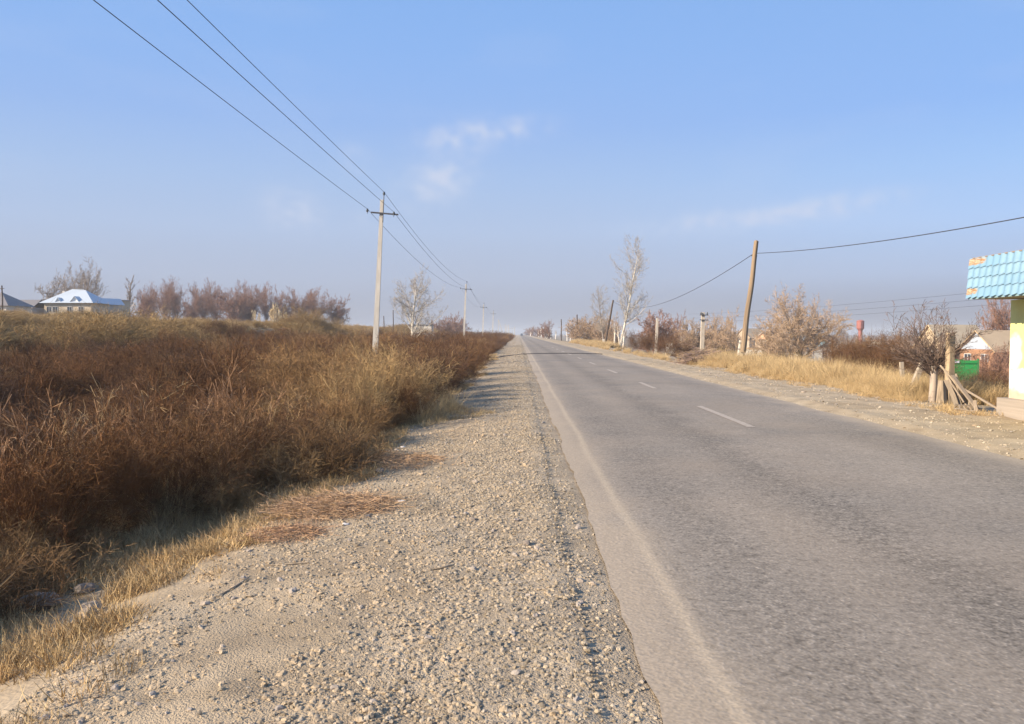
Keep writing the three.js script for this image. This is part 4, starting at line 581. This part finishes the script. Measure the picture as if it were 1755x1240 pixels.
{ // heaps
  const heap = (name, q, rx, rz, h, n, len, w, col, label, cat, seed) => { const T = new Twigs(seed), r = T.rng; for (let i = 0; i < n; i++) { const a = r() * 6.283, t = Math.sqrt(r()), x = rx * t * Math.cos(a), z = rz * t * Math.sin(a), y = h * (1 - t * t) * Math.sqrt(r()) + 0.012, l = len * (0.4 + 0.8 * r()), f = r() * 6.283; let p = V(x, y, z), d = V(Math.cos(f), (r() - 0.5) * 0.5, Math.sin(f)); const c = vary(r, 0.5); for (let k = 0; k < 3; k++) { const e = p.clone().addScaledVector(d, l / 3); e.y = Math.max(e.y, 0.006); T.ribbon(p, e, w, w * 0.8, c); p = e; d = d.clone().add(V((r() - 0.5) * 1.3, (r() - 0.55) * 0.5, (r() - 0.5) * 1.3)).normalize(); } } const m = mesh(numbered(name), T.geo(), tinted(...col), scene); m.position.copy(q); return tag(m, label, cat); };
  let q = onGround(590, 866, -0.03); q.y = shoulderY(q.x, q.z); heap('straw_heap', q, 0.66, 0.44, 0.13, 2600, 0.3, 0.0017, [0.44, 0.29, 0.175], 'flattened heap of reddish dry stalks on the shoulder edge', 'straw heap', 301);
  q = onGround(500, 910, -0.05); q.y = shoulderY(q.x, q.z); heap('straw_heap', q, 0.34, 0.22, 0.06, 700, 0.2, 0.0017, [0.42, 0.26, 0.155], 'small reddish straw scatter left of the flattened heap', 'straw heap', 302);
  q = onGround(690, 790, -0.03); q.y = shoulderY(q.x, q.z); heap('straw_heap', q, 0.75, 0.5, 0.08, 1200, 0.3, 0.002, [0.44, 0.29, 0.175], 'loose litter of dry stalks on the shoulder beside the tan shrubs', 'straw heap', 303);
  q = onGround(1205, 625, -0.05); q.y = groundY(q.x, q.z); heap('brush_heap', q, 1.05, 0.7, 0.85, 900, 1.3, 0.009, [0.27, 0.19, 0.16], 'heap of cut grey-brown brushwood on the right verge', 'brush heap', 304);
  const lit = (px, py, s, label) => { const c = onGround(px, py, -0.03), g = new THREE.IcosahedronGeometry(s, 2), p = g.attributes.position; for (let k = 0; k < p.count; k++) { const n = 0.55 + 0.9 * noise(p.getX(k) / s * 2.3 + 9 + px, p.getZ(k) / s * 2.3 + p.getY(k) / s * 1.7 + 9); p.setXYZ(k, p.getX(k) * n * 1.3, p.getY(k) * n * 0.5, p.getZ(k) * n); } const m = mesh(numbered('litter_scrap'), flat(g), mat(0.60, 0.56, 0.52, { roughness: 0.7 }), scene); m.position.set(c.x, shoulderY(c.x, c.z) + s * 0.25, c.z); tag(m, label, 'litter'); };
  lit(591, 897, 0.022, 'crumpled white scrap beside the reddish straw heap'); lit(688, 862, 0.024, 'crumpled white plastic scrap right of the reddish straw heap'); lit(692, 763, 0.03, 'small white litter in the stalks at the shrub shadow'); lit(800, 628, 0.05, 'white litter caught at the edge of the far shrubs');
  const stick = (px, py, qx, qy, rr, label) => { const a = onGround(px, py), b = onGround(qx, qy); a.y = shoulderY(a.x, a.z) + rr; b.y = shoulderY(b.x, b.z) + rr * 1.6; const m = mesh(numbered('stick'), new THREE.TubeGeometry(new THREE.CatmullRomCurve3([a, a.clone().lerp(b, 0.5).add(V(0.01, rr, 0.02)), b]), 10, rr, 6), oldWood, scene); tag(m, label, 'stick'); };
  stick(742, 979, 778, 973, 0.007, 'short dry stick lying on the gravel'); stick(455, 953, 530, 953, 0.005, 'long pale straw stalk lying on the earth'); stick(375, 1000, 425, 975, 0.006, 'dry stalk at the foot of the weeds');
}

// ------------------------------------------------------------------ right-hand corner: post, collapsed fence
{
  const q = onGround(1626, 692, -0.05), h = at(1626, 570, -q.z).y, g = thing('wooden_post', 'upright weathered square wooden post behind the collapsed fence', 'post', V(q.x, -0.1, q.z), 0.2); mesh('post', postBufs.r(0.145, 0.135, h + 0.1), mat(0.56, 0.44, 0.30, { map: woodMap }), g);
  const d0 = 16.4, gp = thing('collapsed_fence', 'collapsed pile of grey weathered fence planks leaning against the wooden post', 'broken fence', V(0, 0, 0)); const c0 = at(1655, 700, d0); gp.position.set(c0.x, 0, c0.z);
  const plank = (ax, ay, bx, by, w, th, da, db, nm = 'plank') => { const a = at(ax, ay, da).sub(gp.position), b = at(bx, by, db).sub(gp.position), d = b.clone().sub(a), L = d.length(), bg = new THREE.BoxGeometry(w, L, th, 1, 6, 1), p = bg.attributes.position; for (let k = 0; k < p.count; k++) { const t = p.getY(k) / L; p.setX(k, p.getX(k) + 0.012 * Math.sin(t * 5 + ax)); p.setZ(k, p.getZ(k) + 0.01 * Math.cos(t * 4 + ay)); } bg.computeVertexNormals(); const m = mesh(nm, bg, (ax + ay) % 3 < 1 ? oldWood : mat(0.38, 0.31, 0.24, { map: woodMap }), gp); m.position.copy(a).lerp(b, 0.5); m.quaternion.setFromUnitVectors(V(0, 1, 0), d.normalize()); };
  plank(1611, 627, 1668, 691, 0.10, 0.035, 16.9, 16.2); plank(1620, 636, 1655, 694, 0.07, 0.03, 16.8, 16.3); plank(1627, 645, 1644, 695, 0.08, 0.03, 16.9, 16.3); plank(1632, 643, 1673, 700, 0.085, 0.035, 16.7, 15.9); plank(1637, 641, 1643, 678, 0.035, 0.03, 16.8, 16.4);
  plank(1622, 652, 1640, 697, 0.09, 0.03, 16.7, 16.2); plank(1645, 664, 1713, 701, 0.075, 0.04, 16.5, 15.6, 'rail'); plank(1636, 693, 1668, 697, 0.05, 0.04, 16.2, 16.1, 'rail'); plank(1634, 702, 1671, 704, 0.05, 0.04, 15.9, 15.7, 'rail'); plank(1671, 686, 1672, 706, 0.07, 0.05, 15.8, 15.7, 'stake'); plank(1661, 670, 1661, 696, 0.03, 0.03, 16.4, 16.2, 'stake'); plank(1668, 692, 1684, 704, 0.06, 0.03, 16.0, 15.8);
  plank(1643, 696, 1646, 704, 0.03, 0.03, 16.1, 15.8); plank(1652, 697, 1657, 704, 0.03, 0.03, 16.1, 15.8); plank(1660, 697, 1665, 704, 0.03, 0.03, 16.1, 15.8); plank(1630, 655, 1652, 690, 0.06, 0.03, 16.6, 16.3);
  const s0 = onGround(1622, 694, -0.05), st = thing('tree_stump', 'grey split stump under the collapsed fence planks', 'stump', V(s0.x, -0.12, s0.z - 0.25)); const sg = new THREE.CylinderGeometry(0.07, 0.12, 0.6, 12, 6), sp = sg.attributes.position; for (let k = 0; k < sp.count; k++) { const a = Math.atan2(sp.getZ(k), sp.getX(k)), f = 1 + 0.14 * Math.sin(a * 5) + 0.08 * Math.sin(a * 3 + sp.getY(k) * 4); sp.setX(k, sp.getX(k) * f); sp.setZ(k, sp.getZ(k) * f); } sg.translate(0, 0.33, 0); sg.computeVertexNormals(); mesh('trunk', sg, oldWood, st);
  for (const [px, py, tx, ty, d, rr] of [[1570, 640, 1582, 611, 20, 0.06], [1546, 640, 1545, 620, 22, 0.05], [1531, 628, 1530, 594, 26, 0.05]]) { const a = at(px, py, d), b = at(tx, ty, d), gy = groundY(a.x, a.z), dir = b.clone().sub(a), lean = Math.atan2(dir.x, dir.y), p = thing('broken_post', 'short broken pale post in the shrubs left of the pruned tree', 'post', V(a.x - Math.tan(lean) * (a.y - gy), gy - 0.1, a.z), 0, 'broken posts in the shrubs'); p.rotation.z = -lean; mesh('post', postBufs.r(rr * 2.2, rr * 1.8, (b.y - gy) / Math.cos(lean) + 0.1), mat(0.52, 0.45, 0.36, { map: woodMap }), p); }
}

// ------------------------------------------------------------------ stones
{
  const stoneGeo = [1, 2, 3, 4].map((s) => { let g = new THREE.IcosahedronGeometry(1, 1); g.deleteAttribute('uv'); g.deleteAttribute('normal'); g = mergeVertices(g); const p = g.attributes.position; for (let k = 0; k < p.count; k++) { const n = 0.72 + 0.55 * hash(k * 7 + s * 31, s); p.setXYZ(k, p.getX(k) * n, p.getY(k) * n * 0.66, p.getZ(k) * n * 0.85); } return flat(g); });
  const stoneMat = mat(1, 1, 1, { roughness: 0.95 }), r = rngOf(44), cols = () => { const k = 0.15 + 0.25 * r(), w = r(); return C(k * (1.10 + 0.1 * w), k * (0.93 + 0.02 * w), k * (0.72 - 0.1 * w)); };
  const sets = stoneGeo.map(() => []), verge = [[], []];
  const add = (x, d, s) => { const y = shoulderY(x, -d); sets[Math.floor(r() * 4)].push([x, y + s * 0.05, -d, s, s * (0.6 + 0.6 * r()), r() * 6.28, cols(), (r() - 0.5) * 0.7, (r() - 0.5) * 0.7]); };
  const dens = (x, z) => { const c = Math.exp(-(((x + 0.15) / 0.55) ** 2)); return clamp(0.22 + c * 0.8 + (fbm(x * 1.2 + 5, z * 0.8, 3) - 0.5) * 1.1) * (x > 0.55 ? 0.12 : 1); };
  for (let i = 0; i < 90000; i++) { const d = 2.6 + 9 * r(), x = lerp(-2.6, 0.85, r()); if (r() < dens(x, -d)) add(x, d, 0.0035 + 0.013 * r() ** 2.8); }
  for (let i = 0; i < 42000; i++) { const d = 11 + 26 * r() ** 1.3, x = lerp(-2.3, 0.75, r()); if (r() < dens(x, -d)) add(x, d, 0.006 + 0.016 * r() ** 2.8); }
  for (let i = 0; i < 26000; i++) { const d = 2.6 + 13 * r() ** 1.2, x = lerp(-2.9, 0.2, r()); if (fbm(x * 2.1 + 50, d * 1.7, 3) < 0.4) continue; const y = shoulderY(x, -d), q = 0.004 + 0.015 * r() ** 2.6, k = 0.9 + 0.25 * r(); sets[Math.floor(r() * 4)].push([x, y, -d, q * 1.2, q * 0.8, r() * 6.28, C(0.40 * k, 0.31 * k, 0.205 * k), r() - 0.5, r() - 0.5]); }   // clods of the same earth
  for (let i = 0; i < 9000; i++) { const d = 36 + 70 * r(), x = lerp(-2.3, 0.7, r()); if (r() < dens(x, -d)) add(x, d, 0.015 + 0.03 * r() ** 2); }
  for (let i = 0; i < 12000; i++) { const d = 9 + 70 * r() ** 1.8, x = 6.25 + 3.6 * r(); if (r() < 0.35 + 0.9 * (fbm(x * 1.1, d * 0.7, 3) - 0.4)) verge[i % 2].push([x, vergeY(x, -d) + 0.004, -d, 0.006 + 0.024 * r() ** 2.8, 0.005 + 0.02 * r() ** 2.8, r() * 6.28, (() => { const k = 0.30 + 0.2 * r(); return C(k * 1.12, k * 0.95, k * 0.70); })(), r() - 0.5, r() - 0.5]); }
  sets.forEach((l, i) => stuff(stoneGeo[i], stoneMat, 'gravel', 'loose grey and tan gravel scattered over the left shoulder', 'gravel', l)); verge.forEach((l, i) => stuff(stoneGeo[i], stoneMat, 'verge_gravel', 'pale gravel scattered over the right verge', 'gravel', l));
  // larger stones one by one
  const sh = scene.getObjectByName('gravel_shoulder'), vg = scene.getObjectByName('gravel_verge'), sm_ = [0, 1, 2, 3].map((k) => mat(...[[0.42, 0.34, 0.26], [0.36, 0.31, 0.26], [0.46, 0.35, 0.23], [0.33, 0.28, 0.235]][k], { roughness: 0.95 }));
  for (let i = 0; i < 230; i++) { const d = 3.2 + 12 * r() ** 1.3, x = lerp(-2.2, 0.5, r()), s = (0.010 + 0.018 * r() ** 2.5) * (d > 8 ? 1.3 : 1), m = mesh('stone', stoneGeo[i % 4], sm_[Math.floor(r() * 4)], sh); m.position.set(x, shoulderY(x, -d) + s * 0.2, -d); m.scale.set(s * (1 + 0.4 * r()), s, s); m.rotation.set(r() - 0.5, r() * 6.28, r() - 0.5); }
  for (let i = 0; i < 120; i++) { const d = 10 + 25 * r(), x = 7.0 + 2.8 * r(), s = 0.02 + 0.03 * r() ** 3, m = mesh('stone', stoneGeo[i % 4], sm_[i % 3], vg); m.position.set(x, vergeY(x, -d) + s * 0.15, -d); m.scale.set(s * 1.4, s * 0.8, s); m.rotation.y = r() * 6.28; }
  for (const [px, py, s, label] of [[66, 972, 0.13, 'large dusty grey rock at the foot of the weeds'], [146, 950, 0.075, 'grey rock right of the large dusty rock'], [153, 1003, 0.09, 'brownish rock below the large dusty rock'], [408, 899, 0.05, 'flat grey stone in the shade at the weed edge'], [652, 817, 0.06, 'flat grey stone in the shrub shadow'], [810, 916, 0.028, 'lone grey stone on bare earth of the shoulder'], [903, 967, 0.032, 'rounded tan stone on the gravel shoulder']]) { const q = onGround(px, py, -0.12), m = mesh(numbered('rock'), stoneGeo[Math.round(px) % 4], mat(0.24, 0.195, 0.155), scene), y = Math.max(groundY(q.x, q.z), shoulderY(q.x, q.z)); m.position.set(q.x, y + s * 0.3, q.z); m.scale.set(s * 1.3, s, s); m.rotation.y = px; tag(m, label, 'rock'); }
}
renderer.render(scene, camera);
